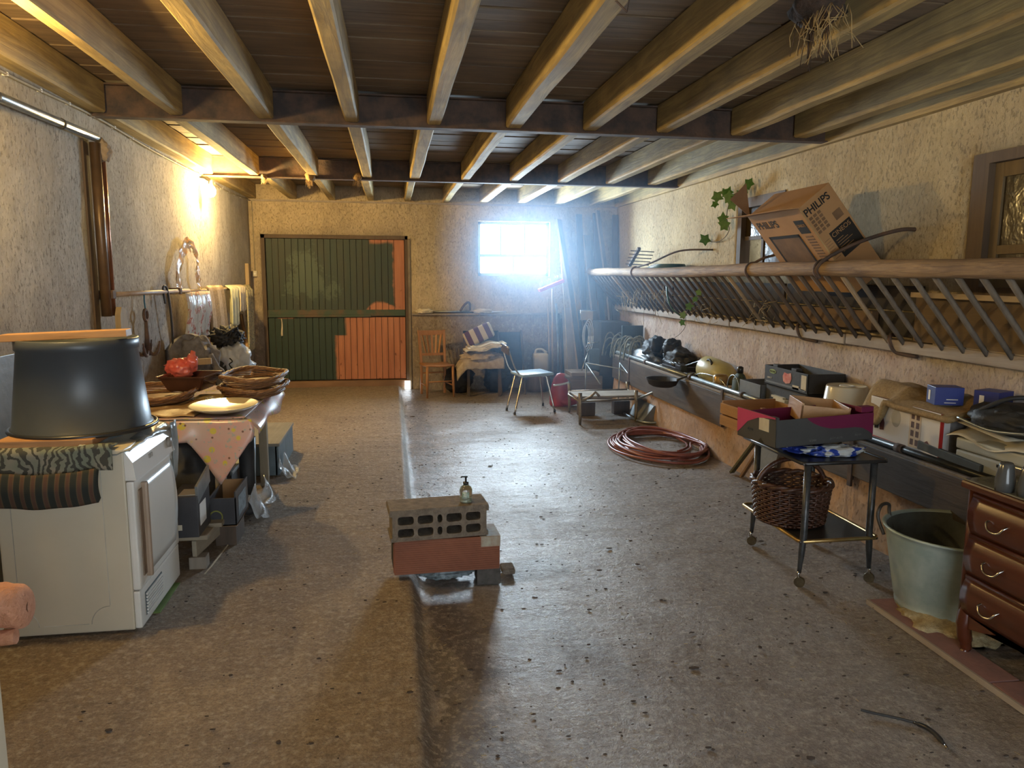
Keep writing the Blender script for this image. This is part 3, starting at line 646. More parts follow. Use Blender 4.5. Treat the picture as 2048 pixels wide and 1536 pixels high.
part('flask_body',MB().lathe([(.0,-.13),(.08,-.11),(.105,-.03),(.10,.06),(.06,.12),(.03,.135)],(3.06,6.24,.62),20,sx=.55,sy=1),mat('flask_green',(.05,.075,.05),(.035,.05,.035),rough=.7,scale=9),g)
part('flask_cap',MB().lathe([(.028,0),(.028,.05),(.012,.06)],(3.06,6.24,.755),12),BLACK,g)
part('flask_strap',MB().tube(arc((3.0,6.24,.62),.118,-1.2,PI+1.2,16,'YZ'),.006,5),PIPEM,g)
for i,(a,z) in enumerate(((5.98,.52),(6.08,.51),(5.75,.53))):
    b=MB().blob((3.04,a,z),(.07,.10,.06),.4,2.5,20+i,2,.6); single('plastic_bag',b,[RED,BAGW,BAGW][i],['crumpled red plastic wrapper below the grey crate in the trough','crumpled white plastic bag below the grey crate in the trough','crumpled white wrapping next to the folded papers in the trough'][i],'bag')
def tray(name,label,x0,x1,y0,y1,z0,h,ms,th=.008,tabs=0):
    e=empty(name,((x0+x1)/2,(y0+y1)/2,z0),label,'crate'); m=ms
    part('side_panel',MB().box(x0,x0+th,y0,y1,z0,z0+h,.002),m,e); part('side_panel',MB().box(x1-th,x1,y0,y1,z0,z0+h,.002),m,e)
    part('end_panel',MB().box(x0,x1,y0,y0+th,z0,z0+h,.002),m,e); part('end_panel',MB().box(x0,x1,y1-th,y1,z0,z0+h,.002),m,e)
    part('bottom',MB().box(x0,x1,y0,y1,z0,z0+th),m,e)
    return e
GREYCR=mat('grey_card',(.16,.18,.20),(.12,.13,.15),rough=.6)
tray('fruit_crate','blue-grey cardboard fruit tray with maroon inside in the trough',2.99,3.30,5.72,6.10,.60,.12,GREYCR)
single('fruit_crate_prop',MB().box(3.0,3.30,5.70,6.12,Z0,.598,.004),BLACKM,'black carton under the blue-grey fruit tray in the trough','box')
e=tray('fruit_crate','black cardboard fruit tray with a strawberry picture in the trough',3.01,3.31,5.05,5.70,.74,.155,BLACKM)
for y in (5.22,5.5): part('stacking_tab',MB().box(3.01,3.06,y,y+.07,.895,.915,.003),BLACKM,e)
lf_=frame((3.009,5.70,.74),(0,-1,0),(0,0,1))
b=MB(); quad(b,lf_,.03,.62,.02,.035,.001); part('print_lines',b,GREYCR,e)
b=MB().lathe([(.001,0),(.052,0),(.052,.001)],seg=20,sx=1,sy=.35,mt=lf_@Matrix.Translation((.13,.115,0))); part('oval_logo',b,mat('lime_print',(.30,.38,.12),(.2,.3,.1),bmp=0),e)
text('NATURE',.022,lf_@Matrix.Translation((.085,.107,.0015)),INK,e)
text('QUALITE',.018,lf_@Matrix.Translation((.05,.055,.001)),WHT,e)
part('berry_print',MB().prism([(.30,.06),(.29,.10),(.31,.13),(.36,.125),(.41,.135),(.42,.09),(.40,.055),(.34,.045)],.001,lf_),mat('berry_red',(.62,.30,.24),(.55,.10,.07),scale=22,bmp=0),e)
b=MB(); quad(b,lf_,.56,.63,.03,.14,.001); quad(b,lf_,.44,.53,.02,.05,.001); part('sticker',b,PAPER,e)
single('cardboard_crate_base',MB().box(3.02,3.32,5.08,5.68,Z0,.738,.006),BLACKM,'tall black carton under the strawberry fruit tray','box')
single('folded_papers',MB().box(2.985,3.12,5.32,5.50,.60,.66,.004,None).box(2.99,3.13,5.36,5.54,.655,.672,.002),PAPER,'stack of folded cream papers at the trough edge','papers')
single('jar_stack',MB().lathe([(.055,0),(.06,.05),(.055,.06),(.06,.11),(.06,.16),(.0,.17)],(3.05,5.24,.50),16),mat('jar_yellow',(.38,.33,.12),(.15,.13,.07),rough=.35,scale=14),'stacked tins with yellow band at the trough edge','tins')
g=empty('upturned_bucket',(3.14,4.72,.60),'upturned cream plastic bucket standing in the trough','bucket')
part('bucket_body',MB().lathe([(.175,0),(.178,.012),(.165,.014),(.135,.245),(.13,.255),(.125,.246),(.0,.246)],(3.12,4.74,.605),36),mat('cream_plastic',(.62,.57,.45),(.57,.52,.40),rough=.25,scale=2,bmp=0),g)
part('handle_recess',MB().tube(smoothpts([(3.08,4.76,.853),(3.10,4.71,.853),(3.16,4.72,.853),(3.16,4.78,.853),(3.10,4.79,.853)]),.006,5),WHITED,g)
single('box_under_bucket',MB().box(2.99,3.31,4.5,4.98,Z0,.604,.005),CARDD,'brown carton under the upturned cream bucket','box')
# white appliance carton
g=empty('appliance_carton',(3.16,3.93,.58),'white and red printed appliance carton standing in the trough','box')
Mw=Matrix.Translation((2.985,4.27,.60))@Euler((0,0,R(-3))).to_matrix().to_4x4()
part('carton_body',MB().box(0,.33,-.66,0,0,.265,.003,Mw),mat('carton_white',(.66,.65,.64),(.60,.58,.57),rough=.45,scale=2,bmp=0),g)
part('carton_top',MB().box(.004,.326,-.656,-.004,.265,.2665,0,Mw),CARDD,g)
fl=Mw@frame((-.001,0,0),(0,-1,0),(0,0,1)); fn=Mw@frame((0,-.661,0),(1,0,0),(0,0,1))
REDP=mat('print_red',(.50,.03,.025),(.46,.025,.02),rough=.5,bmp=0)
b=MB(); quad(b,fl,0,.40,.0,.022); part('red_band',b,REDP,g); text('appareil',.016,fl@Matrix.Translation((.40,.004,.001)),REDP,g)
b=MB(); quad(b,fl,.40,.50,.03,.24,.0006); part('print_panel',b,mat('print_tan',(.55,.42,.28),(.62,.58,.52),scale=3,bmp=0),g)
for i in range(4):
    for j in range(2):
        b=MB(); quad(b,fl,.415+.045*j,.443+.045*j,.195-.05*i,.230-.05*i,.0012); part('icon',b,mat('icon_brown',(.06,.03,.025),(.12,.06,.05),scale=60,bmp=0),g)
for x in (.06,.115):
    b=MB(); b.prism([(x,.07),(x+.04,.075),(x+.045,.12),(x+.03,.15),(x+.005,.148),(x-.005,.11)],.0012,fl); part('capsule_print',b,INK if x<.1 else mat('print_maroon',(.12,.03,.03),bmp=0),g)
b=MB().prism([(.545,.05),(.60,.04),(.59,.075),(.565,.095),(.545,.085)],.0012,fl); part('cup_print',b,mat('print_maroon',(0,0,0)),g)
b=MB().lathe([(.0,0),(.045,0),(.045,.0008)],seg=20,mt=fl@Matrix.Translation((.27,.17,0))@Matrix.Diagonal((1,1.2,1,1))); part('machine_print',b,mat('print_grey',(.36,.36,.36),(.5,.5,.5),bmp=0),g)
b=MB(); 
for a in ((.0,.022,0,.265),(0,.33,.243,.265)): quad(b,fn,*a)
part('red_band',b,REDP,g)
b=MB(); quad(b,fn,.06,.25,.05,.225); part('print_panel',b,mat('print_darkgrey',(.13,.12,.12),(.22,.21,.20),scale=30,bmp=0),g)
b=MB().prism([(.035,.02),(.07,.015),(.065,.05),(.045,.06)],.0012,fn); part('cup_print',b,mat('print_maroon',(0,0,0)),g)
b=MB(); sm=lambda a,c,x:(lambda q:q*q*(3-2*q))(min(1,max(0,(x-a)/(c-a))))
f=lambda u,v:(2.95+.34*v+.012*mn.noise(T((u*5,v*5,1)))-.02*(1-sm(0,.4,v)),4.34-.80*u+.05*mn.noise(T((u*3,v*3,9))),.888+(.017+.045*math.sin(PI*sm(0,1,v))+.05*mn.noise(T((u*3.2,v*3.2,5))))*(1-sm(.35,.5,u)*(1-sm(.45,.75,v)))-.17*(1-sm(.0,.30,v))*(1-sm(.18,.34,u))-.03*(1-sm(0,.3,v)))
b.sheet(f,30,22,.03); single('burlap_sack',b,SACK,'brown burlap sack draped over the white appliance carton','sack')
def smallbox(label,c,s,rz,m):
    e=empty('blue_box',c,label,'box'); M_=Matrix.Translation(c)@Euler((0,0,rz)).to_matrix().to_4x4()
    part('carton_body',MB().box(-s[0]/2,s[0]/2,-s[1]/2,s[1]/2,0,s[2],.002,M_),m,e)
    f=M_@frame((-s[0]/2,-s[1]/2-.001,0),(1,0,0),(0,0,1)); b=MB(); quad(b,f,.05,.11,.012,.016); quad(b,f,.06,.12,.03,.035); part('print_lines',b,WHT,e)
    f=M_@frame((-s[0]/2-.001,s[1]/2,0),(0,-1,0),(0,0,1)); b=MB(); quad(b,f,.03,.055,.02,.075); part('label_sticker',b,WHT,e)
    return e
BLUEB=mat('blue_carton',(.02,.035,.20),(.03,.05,.26),rough=.4,bmp=0,scale=3)
smallbox('blue carton with white label on the appliance carton, left one',(3.07,3.74,.90),(.15,.12,.10),R(-18),BLUEB)
smallbox('blue carton on the appliance carton, right one beside the black bag',(3.19,3.53,.905),(.14,.13,.10),R(20),BLUEB)
g=empty('black_handbag',(3.12,3.3,.80),'shiny black leather bag lying on the papers and grey case','bag')
part('bag_body',MB().blob((3.14,3.32,.885),(.17,.24,.085),.16,1.8,31,4,.25),LEATHER,g)
part('bag_strap',MB().tube(smoothpts([(3.0,3.42,.91),(3.08,3.30,1.0),(3.2,3.2,1.0),(3.22,3.1,.95),(3.1,3.14,.95),(3.0,3.3,.93)]),.013,6),LEATHER,g)
part('bag_rim',MB().tube(smoothpts([(2.96,3.50,.87),(2.975,3.3,.84),(2.99,3.1,.86)]),.008,5),PIPEM,g)
b=MB().sheet(lambda u,v:(2.95+.30*v,3.56-.5*u,.775+.02*math.sin(u*8+v*3)+.03*(1-u)*(v>.4)-.05*max(0,.25-v)),12,8,.004); b.sheet(lambda u,v:(3.0+.22*v,3.58-.36*u,.80+.04*(1-u)),6,4,.003)
single('newspapers',b,PAPER,'cream papers sticking out under the black bag','papers')
g=empty('grey_case',(3.12,3.2,.56),'pale grey hard case with a latch under the papers','case')
part('case_body',MB().box(2.965,3.30,2.80,3.50,.575,.70,.012),mat('case_grey',(.42,.43,.38),(.37,.38,.33),rough=.5,scale=3),g)
part('case_lid',MB().box(2.963,3.302,2.798,3.502,.705,.765,.012),mat('case_grey',(0,0,0)),g)
part('latch',MB().box(2.955,2.966,3.05,3.12,.66,.70,.002),CHROME,g); part('lock_stud',MB().box(2.957,2.966,3.20,3.215,.67,.685,.002),BLACK,g)
single('hacksaw_blade_holder',MB().bar((2.962,3.78,.66),(2.955,3.30,.635),.02,.05,bev=.006),mat('dark_grey_tool',(.07,.08,.08)),'dark grey flat tool leaning before the appliance carton','tool')
# frying pan hooked on the trough
g=empty('frying_pan',(2.78,7.35,.47),'black iron frying pan hooked on the trough edge','pan')
part('pan_bowl',MB().lathe([(.0,0),(.10,.0),(.135,.02),(.16,.075),(.165,.08),(.155,.075),(.13,.026),(.10,.008),(0,.008)],(2.74,7.32,.485),30,sx=1.0,sy=1.35),BLACKM,g)
part('pan_handle',MB().bar((2.86,7.22,.56),(2.99,7.1,.64),.04,.02,bev=.005),BLACKM,g)
# ================================================================ TROLLEY AND WHAT STANDS ON IT
ZR=-.06
g=empty('serving_trolley',(2.36,3.9,ZR),'black two-tier serving trolley on brass castors','trolley')
CX=[(2.165,3.58),(2.55,3.58),(2.21,4.22),(2.58,4.22)]
DBRASS=mat('dull_brass',(.20,.16,.10),(.10,.08,.05),rough=.3,metal=.8,scale=20)
LEGM=mat('trolley_leg',(.02,.022,.025),(.05,.05,.05),rough=.3,scale=30)
for i,(x,y) in enumerate(CX):
    sx=-1 if i%2==0 else 1
    part('leg',MB().tube([(x+.0,y,.62),(x,y,.24),(x+.006*sx,y,.14),(x+.014*sx,y,.02)],[.019,.019,.018,.011],10),LEGM,g)
    c=part('castor',MB().tube([(x+.014*sx-.004,y-.012,-.032),(x+.014*sx+.012,y+.008,-.032)],.028,14),DBRASS,g)
    part('castor_fork',MB().tube([(x+.014*sx,y,.035),(x+.02*sx,y,.01),(x+.014*sx,y,-.02)],.009,6),CHROME,c)
def rtray(z,x0,x1,y0,y1,nm):
    q=part(nm,MB().box(x0,x1,y0,y1,z,z+.014,.006),BLACK,g)
    part('tray_edge',MB().tube([(x0+.02,y0,z+.012),(x1-.02,y0,z+.012),(x1,y0+.02,z+.012),(x1,y1-.02,z+.012),(x1-.02,y1,z+.012),(x0+.02,y1,z+.012),(x0,y1-.02,z+.012),(x0,y0+.02,z+.012)],.011,6,closed=True),BRASS if nm=='lower_shelf' else BLACK,q)
rtray(.615,2.13,2.62,3.565,4.26,'top_shelf'); rtray(.185,2.14,2.60,3.57,4.25,'lower_shelf')
# pink crate
g=empty('pink_crate',(2.32,3.86,.64),'pink and dark grey printed cardboard fruit crate on the trolley','crate')
PK=mat('pink_print',(.50,.05,.15),(.44,.04,.12),rough=.5,bmp=0,scale=2); DG=mat('charcoal_print',(.065,.065,.062),(.05,.05,.05),rough=.5,bmp=0,scale=3)
PKD=mat('dark_pink_print',(.16,.010,.055),(.13,.008,.045),rough=.5,bmp=0,scale=2)
Mp=Matrix.Translation((2.00,3.63,.70))@Euler((0,R(-1.5),R(7))).to_matrix().to_4x4()
Lp,Wp,Hp=.62,.36,.165
def pp(nm,x0,x1,y0,y1,z0,z1,m,par=None): return part(nm,MB().box(x0,x1,y0,y1,z0,z1,.002,Mp),m,par or g)
pp('bottom',0,Lp,0,Wp,0,.006,DG)
fp=pp('front_panel',.0,Lp,0,.006,0,.15,DG); pp('back_panel',0,Lp,Wp-.006,Wp,0,.14,PKD)
ep=pp('end_panel',0,.006,0,Wp,0,Hp,DG); pp('end_panel',Lp-.006,Lp,0,Wp,0,Hp,PKD)
pp('stacking_corner',Lp-.08,Lp,0,.05,Hp-.01,Hp+.02,PKD); pp('stacking_corner',0,.02,.0,.05,Hp-.02,Hp,DG)
fq=Mp@frame((0,-.001,0),(1,0,0),(0,0,1)); eq=Mp@frame((-.001,Wp,0),(0,-1,0),(0,0,1))
cv=[(.20,.150)]+[(.20+.05*i/1.0*1.0, .145-.075*math.sin(min(1,i/5)*PI/2) ) for i in range(1,6)]
pts=[(.19,.1505),(Lp,.1505),(Lp,.028)]+[(Lp-.03,.05),(Lp-.07,.07),(Lp-.12,.078),(.42,.078),(.34,.082),(.28,.098),(.23,.120),(.20,.14)]
part('pink_wave',MB().prism(pts,.001,fq),PKD,g)
part('pink_wave',MB().prism([(.0,.164),(.355,.164),(.355,.155),(.28,.150),(.20,.138),(.10,.10),(.04,.05),(.0,.02)],.001,eq),PK,g)
b=MB(); quad(b,eq,.21,.30,.075,.145); part('sticker',b,PAPER,g)
part('end_notch',MB().prism([(.20,.005),(.26,.005),(.23,.032)],.001,eq),INK,g)
for s_,x,y_ in (('alpes',.21,.020),('primeurs',.34,.022),('alpes',.50,.030)): text(s_,.022,fq@Matrix.Translation((x,y_,.001)),mat('grey_print',(.16,.16,.15),bmp=0),g)
text('alpes',.028,eq@Matrix.Translation((.10,.055,.001)),GREYP,g)
# orange wooden crate behind it
g=empty('wooden_crate',(2.3,4.35,.64),'old orange-brown slatted wooden crate behind the pink crate','crate')
Mo=Matrix.Translation((2.175,4.13,.632))@Euler((0,0,R(4))).to_matrix().to_4x4()
def wp(nm,*a,m=ORW): return part(nm,MB().box(*a,.003,Mo),m,g)
OW2=wood('orange_wood_y',(.55,.31,.13),(.36,.19,.08),'Y',rough=.7)
wp('slat',0,.012,.0,.50,.075,.145,m=OW2); wp('slat',0,.012,.0,.50,.0,.066,m=OW2)
wp('slat',.40,.412,0,.50,.075,.145,m=OW2); wp('slat',.40,.412,0,.50,0,.066,m=OW2)
wp('end_board',.012,.40,.0,.014,.0,.16); wp('end_board',.012,.40,.486,.50,.0,.16); wp('bottom',.01,.40,.01,.49,0,.008)
wp('corner_post',.012,.04,.014,.04,0,.19,m=CHW)
g=empty('wooden_tray',(2.5,4.0,.84),'pale varnished wooden tray with dovetailed sides inside the pink crate','tray')
M2=Matrix.Translation((2.32,4.10,.80))@Euler((0,R(5),R(-16))).to_matrix().to_4x4()
for a in ((0,.012,-.30,0,0,.11),(.25,.262,-.30,0,0,.11),(0,.262,-.012,0,0,.11),(0,.262,-.30,-.288,0,.10)): part('side_board',MB().box(*a,.002,M2),wood('honey_wood',(.52,.30,.12),(.42,.22,.08),'Y',rough=.4),g)
part('bottom',MB().box(.01,.25,-.29,-.01,0,.008,0,M2),ORW,g)
for i,(a,c,r,s) in enumerate(((2.28,3.86,1.0,BLUEB),(2.45,3.75,.9,BLUEB))):
    pass
b=MB().blob((2.40,3.72,.655),(.17,.075,.035),.3,2.4,41,4,.4,.632)
def bagmat():
    m,t,b_=nt('blue_white_bag'); v=coords(t,True); f=noi(t,v,11,2); col=ramp(t,f,[(.44,(.02,.05,.30)),(.47,(.03,.07,.36)),(.52,(.62,.66,.68)),(.56,(.5,.52,.52))]); t.links.new(col,b_.inputs[0]); b_.inputs['Roughness'].default_value=.15; bump(t,b_,noi(t,v,30,3),.6,.01); return m
single('blue_plastic_packets',b,bagmat(),'clear and blue plastic packet lying on the trolley top','packet')
single('glove_packet',MB().blob((2.27,3.85,.65),(.10,.12,.028),.3,2.2,43,4,.4,.632),mat('blue_film',(.02,.045,.30),(.03,.06,.38),rough=.2,scale=12,bmp=.4),'bright blue crumpled packet under the pink crate on the trolley','packet')
# wicker basket
def basket(name,label,c,r,h,m,taper=.85,rows=16,st=28,sy=1.0,rim=.013,handle=None,hm=None):
    e=empty(name,c,label,'basket'); b=MB()
    wob=lambda k,j:0
    for j in range(rows):
        f=j/(rows-1); rr=r*(taper+(1-taper)*f); z=c[2]+.012+h*f; n=st*4
        b.tube([(c[0]+(rr+.006*(1 if ((k//2)+j)%2 else -1))*math.cos(2*PI*k/n),c[1]+sy*(rr+.006*(1 if ((k//2)+j)%2 else -1))*math.sin(2*PI*k/n),z) for k in range(n)],h/rows*.52,5,closed=True)
    part('woven_wall',b,m,e,kind=None)
    b=MB()
    for k in range(st): 
        a=2*PI*(k+.25)/st; b.tube([(c[0]+r*taper*math.cos(a),c[1]+sy*r*taper*math.sin(a),c[2]+.005),(c[0]+r*math.cos(a),c[1]+sy*r*math.sin(a),c[2]+h+.012)],.006,5)
    part('stakes',b,m,e,kind='stuff')
    b=MB()
    for q in (0,PI): b.tube([(c[0]+(r+.008*math.cos(9*a+q))*math.cos(a),c[1]+sy*(r+.008*math.cos(9*a+q))*math.sin(a),c[2]+h+.016+.008*math.sin(9*a+q)) for a in [2*PI*i/72 for i in range(72)]],rim,6,closed=True)
    part('braided_rim',b,m,e)
    part('base',MB().lathe([(0,0),(r*taper,0),(r*taper,.012),(0,.012)],c,30,sy=sy),m,e)
    return e
g=basket('wicker_basket','dark brown wicker basket with arched handle on the lower trolley shelf',(2.27,3.92,.205),.215,.215,WICKD,.88,17,26)
part('handle',MB().tube(arc((2.27,3.92,.40),.212,0,PI,18,'XZ',1,.78),.014,8),WICKD,g)
# ================================================================ ZINC TUB, DRESSER, FLOOR THINGS RIGHT
g=empty('zinc_tub',(2.72,3.22,-.04),'pale greenish zinc washtub with a wire handle beside the dresser','tub')
part('tub_body',MB().lathe([(0,.012),(.235,.012),(.24,0),(.247,.0),(.252,.03),(.247,.04),(.258,.06),(.313,.385),(.320,.405),(.328,.408),(.330,.418),(.320,.421),(.310,.410),(.245,.05),(0,.03)],(2.745,3.18,-.045),44,sx=1.03,sy=1.0),GALV,g)
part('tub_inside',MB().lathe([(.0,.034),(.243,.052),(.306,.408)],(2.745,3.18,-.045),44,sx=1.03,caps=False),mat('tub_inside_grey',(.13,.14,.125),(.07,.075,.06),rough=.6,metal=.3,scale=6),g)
part('handle',MB().tube(smoothpts([(2.47,3.35,.30),(2.445,3.37,.38),(2.45,3.375,.425),(2.50,3.415,.438),(2.555,3.445,.425),(2.565,3.45,.38),(2.575,3.43,.30)],5),.009,7),mat('dark_iron',(.09,.08,.07),rough=.6,metal=.5),g)
b=MB().blob((2.66,3.06,-.055),(.24,.24,.06),.25,5,51,4,0,-.06)
single('straw_clods',b,mat('dry_dung_straw',(.45,.36,.20),(.28,.21,.11),rough=1,scale=30,bmp=.8),'yellow crumbling straw and mortar heaped under the zinc tub','straw',kind='stuff')
g=empty('trim_6',(2.47,2.8,-.06),kind='structure')
TILE=mat('red_tile',(.27,.135,.115),(.20,.11,.095),rough=.8,scale=9,bmp=.2)
pts=[3.33,2.52,2.12,1.7]
for a,c in zip(pts,pts[1:]): part('tile',MB().bar((2.475,a-.004,-.048),(2.455,c+.004,-.048),.15,.022,bev=.003),TILE,g)
part('tile_edge',MB().bar((2.39,3.33,-.048),(2.372,1.7,-.048),.010,.026),LEDGEW,g)
# dresser
g=empty('chest_of_drawers',(2.68,2.5,ZR),'reddish mahogany chest of three drawers with curved legs at the right edge','chest')
DXf=2.465; y0,y1=2.04,2.81
part('carcass',MB().box(DXf+.015,2.86,y0,y1,.125,.70,.004),MAHOG,g)
part('top_board',MB().box(DXf-.03,2.88,y0-.03,y1+.02,.70,.735,.010),MAHOG,g)
part('glass_top',MB().box(DXf-.025,2.875,y0-.025,y1+.015,.7355,.742,.002),mat('glass_slab',(.20,.20,.15),(.15,.14,.10),rough=.08,bmp=0),g)
for k,(z0,z1) in enumerate(((.515,.67),(.33,.49),(.15,.305))):
    b=MB().sheet(lambda u,v:(DXf+.005-.022*math.sin(PI*v),y0+.05+(y1-y0-.085)*u,z0+(z1-z0)*v),14,8,.012)
    d=part('drawer',b,MAHOG,g)
    part('drawer_lip',MB().tube([(DXf-.002,y0+.05,z1+.008),(DXf-.002,y1-.035,z1+.008)],.010,8),MAHOG,d)
    for yc in (y1-.20,y0+.22):
        zc=(z0+z1)/2+.0
        h=part('handle',MB().tube(smoothpts([(DXf-.022,yc+.047,zc+.012),(DXf-.042,yc+.045,zc+.004),(DXf-.05,yc+.03,zc-.018),(DXf-.052,yc,zc-.026),(DXf-.05,yc-.03,zc-.018),(DXf-.042,yc-.045,zc+.004),(DXf-.022,yc-.047,zc+.012)],4),.0048,7),CHROME,d,label='silvery drop handle')
        for s in (-1,1): part('rosette',MB().blob((DXf-.02,yc+s*.047,zc+.012),(.006,.010,.010),0,1,1,2),CHROME,d)
for (x,y,sx) in ((DXf+.03,y1-.03,1),(DXf+.03,y0+.03,1),(2.83,y1-.03,-1),(2.83,y0+.03,-1)):
    b=MB().tube(smoothpts([(x,y,.24),(x-.012*sx,y,.14),(x-.018*sx,y,.07),(x-.004*sx,y,.0),(x+.0*sx,y,-.03),(x-.016*sx,y,-.058)],4),[.030]*4+[.034]*4+[.030]*4+[.024]*4+[.019]*4+[.022],8); part('leg',b,MAHOZ,g)
b=MB(); n=16
for i in range(n):
    pass
ap=[(0,.14)]+[(.02+.66*i/n,.135-.055*(math.cos(2*PI*i/n)+1)/2+.03*math.sin(PI*i/n)) for i in range(n+1)]+[(.70,.14)]
part('apron',MB().prism([(p[0],p[1]) for p in ap],.018,frame((DXf+.02,y1-.04,0),(0,-1,0),(0,0,1))),MAHOG,g)
part('corner_post',MB().tube([(DXf+.012,y1-.016,.13),(DXf+.012,y1-.016,.70)],.020,8),MAHOZ,g)
BOT=mat('smoked_bottle',(.09,.09,.085),(.06,.06,.058),rough=.15,bmp=0,scale=4)
for i,(x,y,l) in enumerate(((2.52,2.60,'smoky glass on the dresser top, farther of two upturned ones'),(2.50,2.515,'smoky glass on the dresser top, nearer of two upturned ones'))):
    single('tumbler',MB().lathe([(.0,0),(.036,0),(.038,.04),(.032,.075),(.027,.11),(.022,.118),(0,.118)],(x-.06+.045*i,y+.02,.742),20),BOT,l,'glass')
single('black_cover',MB().blob((2.56,2.50,.835),(.10,.10,.03),.2,2,61,3,.3),BLACKM,'black folded cover lying over the tumblers on the dresser','cover')
# hose coil on the floor
b=MB(); P=[]
HM=mat('garden_hose_red',(.30,.10,.08),(.22,.07,.06),rough=.35,scale=5,bmp=0)
import random as _r
q=_r.Random(3); cx,cy=2.56,6.88
for i in range(11*18):
    a=2*PI*i/18; k=i//18; rx=.44-.05*math.sin(k*1.9)-.02*k*.5; ry=.62-.09*math.sin(k*2.3+1)-.02*k*.4
    P.append((cx+.05*math.sin(k*2.1)+rx*math.cos(a),cy+.07*math.cos(k*1.7)+ry*math.sin(a),-.042+.006*k+.008*math.sin(a*3+k)))
P+= [(cx+.22,cy+.2,.02),(cx+.30,cy+.05,-.03),(cx+.24,cy-.12,-.04),(cx+.10,cy-.25,-.04)]
b.tube(smoothpts(P,2),.0115,7); single('hose_coil',b,HM,'reddish garden hose coiled on the floor by the trough','hose')
ZINCD=mat('dull_zinc',(.24,.25,.25),(.15,.16,.16),rough=.6,metal=.3,scale=7)
# galvanised trough feeder on the floor
g=empty('poultry_feeder',(3.0,8.3,ZR),'ridged grey metal feeder lying at the foot of the trough wall','feeder')
part('ridge_cover',MB().prism([(-.13,.0),(.0,.17),(.05,.175),(.15,.02),(.14,.0)],.55,frame((2.93,8.62,-.03),(1,0,0),(0,0,1))@Matrix.Rotation(0,4,'X')),ZINCD,g)
part('ridge_cover',MB().prism([(-.10,.01),(.02,.19),(.06,.18),(.03,.165)],.50,frame((2.96,8.60,-.02),(1,0,0),(0,0,1))),ZINCD,g)
part('tray_lip',MB().tube(smoothpts([(2.76,8.65,-.045),(2.78,8.2,-.045),(2.86,8.02,-.04),(3.02,7.98,-.03)],5),.016,7),PIPEM,g)
# leaning wood and sheet behind trolley against the manger wall
for i,(x0,y0_,x1,y1_,z1,w,m,l) in enumerate(((2.84,5.86,2.93,5.62,.29,.05,mat('mossy_wood',(.12,.12,.07),(.08,.07,.045),scale=9,bmp=.5),'dark mossy plank leaning against the trough wall, leftmost of three'),
     (2.86,5.72,2.93,5.50,.30,.035,wood('split_wood',(.33,.20,.11),(.2,.12,.07),'Z'),'brown split stick leaning against the trough wall behind the trolley'),(2.84,5.36,2.92,5.36,.27,.26,mat('grey_slate',(.16,.16,.15),(.11,.11,.10),rough=.8,bmp=.3),'wide grey slab leaning against the trough wall behind the trolley'))):
    single(['plank','stick','slab'][i],MB().bar((x0,y0_,-.05),(x1,y1_,z1),w,.02,bev=.003),m,l,['plank','stick','slab'][i])
# dark lead on the near floor
g=empty('short_cable',(1.88,2.28,ZR),'short black cable with a taped metal plug lying on the near floor','cable')
part('lead',MB().tube(smoothpts([(1.76,2.44,-.05),(1.80,2.415,-.052),(1.87,2.365,-.05),(1.915,2.33,-.05)],5),.005,6),BLACKM,g)
part('plug',MB().tube(smoothpts([(1.905,2.335,-.05),(1.925,2.295,-.045),(1.93,2.25,-.045),(1.925,2.20,-.05)],4),[.004]*2+[.009]*9+[.006]*2,7),BLACK,g)
part('plug_tip',MB().tube([(1.925,2.20,-.05),(1.920,2.175,-.052)],.005,6),CHROME,g)
# straw and crumbs strewn over the floor
b=MB()
for i in range(420):
    y=1.6+ (rnd.random()**1.6)*8; x=rnd.uniform(-1.5,2.9)
    if rnd.random()<.25: x=rnd.uniform(.12,.6)
    z=(.006 if x<.07 else -.052)+.004; a=rnd.random()*6.3; l=rnd.uniform(.006,.024); p=T((x,y,z+.004)); d=T((math.cos(a)*l,math.sin(a)*l,rnd.uniform(-.002,.003)))
    b.bar(p-d*.5,p+d*.5,.0016,.0014)
single('straw_litter',b,STRAW,'bits of straw strewn over the concrete floor','straw',kind='stuff')
b=MB()
for i in range(1300):
    y=1.8+(rnd.random()**1.5)*8; x=rnd.uniform(.12,2.8) if rnd.random()<.8 else rnd.uniform(-1.2,.05); z=-.062 if x>.1 else .0
    r=rnd.uniform(.0025,.0075)*(1+(rnd.random()<.03)*.9); g_=bmesh.ops.create_icosphere(b.b,subdivisions=1,radius=r)['verts']; c=T((x,y,z+.006)); sx=rnd.uniform(.6,2.2)
    for v in g_: v.co=T((v.co.x*sx,v.co.y*rnd.uniform(.6,1.2),v.co.z*.45))+c
single('dirt_crumbs',b,mat('dirt_crumb',(.07,.05,.04),(.04,.03,.025),rough=1),'dark crumbs of dirt and dung scattered over the floor','dirt',kind='stuff')
# ================================================================ BRICKS WITH SOAP
g=empty('hollow_clay_brick',(.27,3.92,0),'ribbed orange hollow clay brick across the floor kerb','brick')
Mk=Matrix.Translation((-.012,3.815,.035))@Euler((0,R(0.5),R(3))).to_matrix().to_4x4()
b=MB(); b.box(0,.565,0,.20,0,.185,.004,Mk)
for i in range(15): b.box(.004,.561,-.0035,.001,.008+.0118*i,.0145+.0118*i,.001,Mk)
b.box(-.004,.0,.01,.03,.01,.17,.002,Mk)
part('brick_body',b,TERRA,g)
part('mortar_smear',MB().box(.46,.566,-.0045,-.001,.13,.186,.001,Mk).box(.455,.567,.0,.20,.1855,.187,0,Mk),mat('mortar_smear',(.38,.36,.29),(.30,.22,.16),scale=20),g)
for i in range(3): part('cell_opening',MB().box(-.0055,-.0015,.03+.055*i,.07+.055*i,.03,.15,.001,Mk),INK,g)
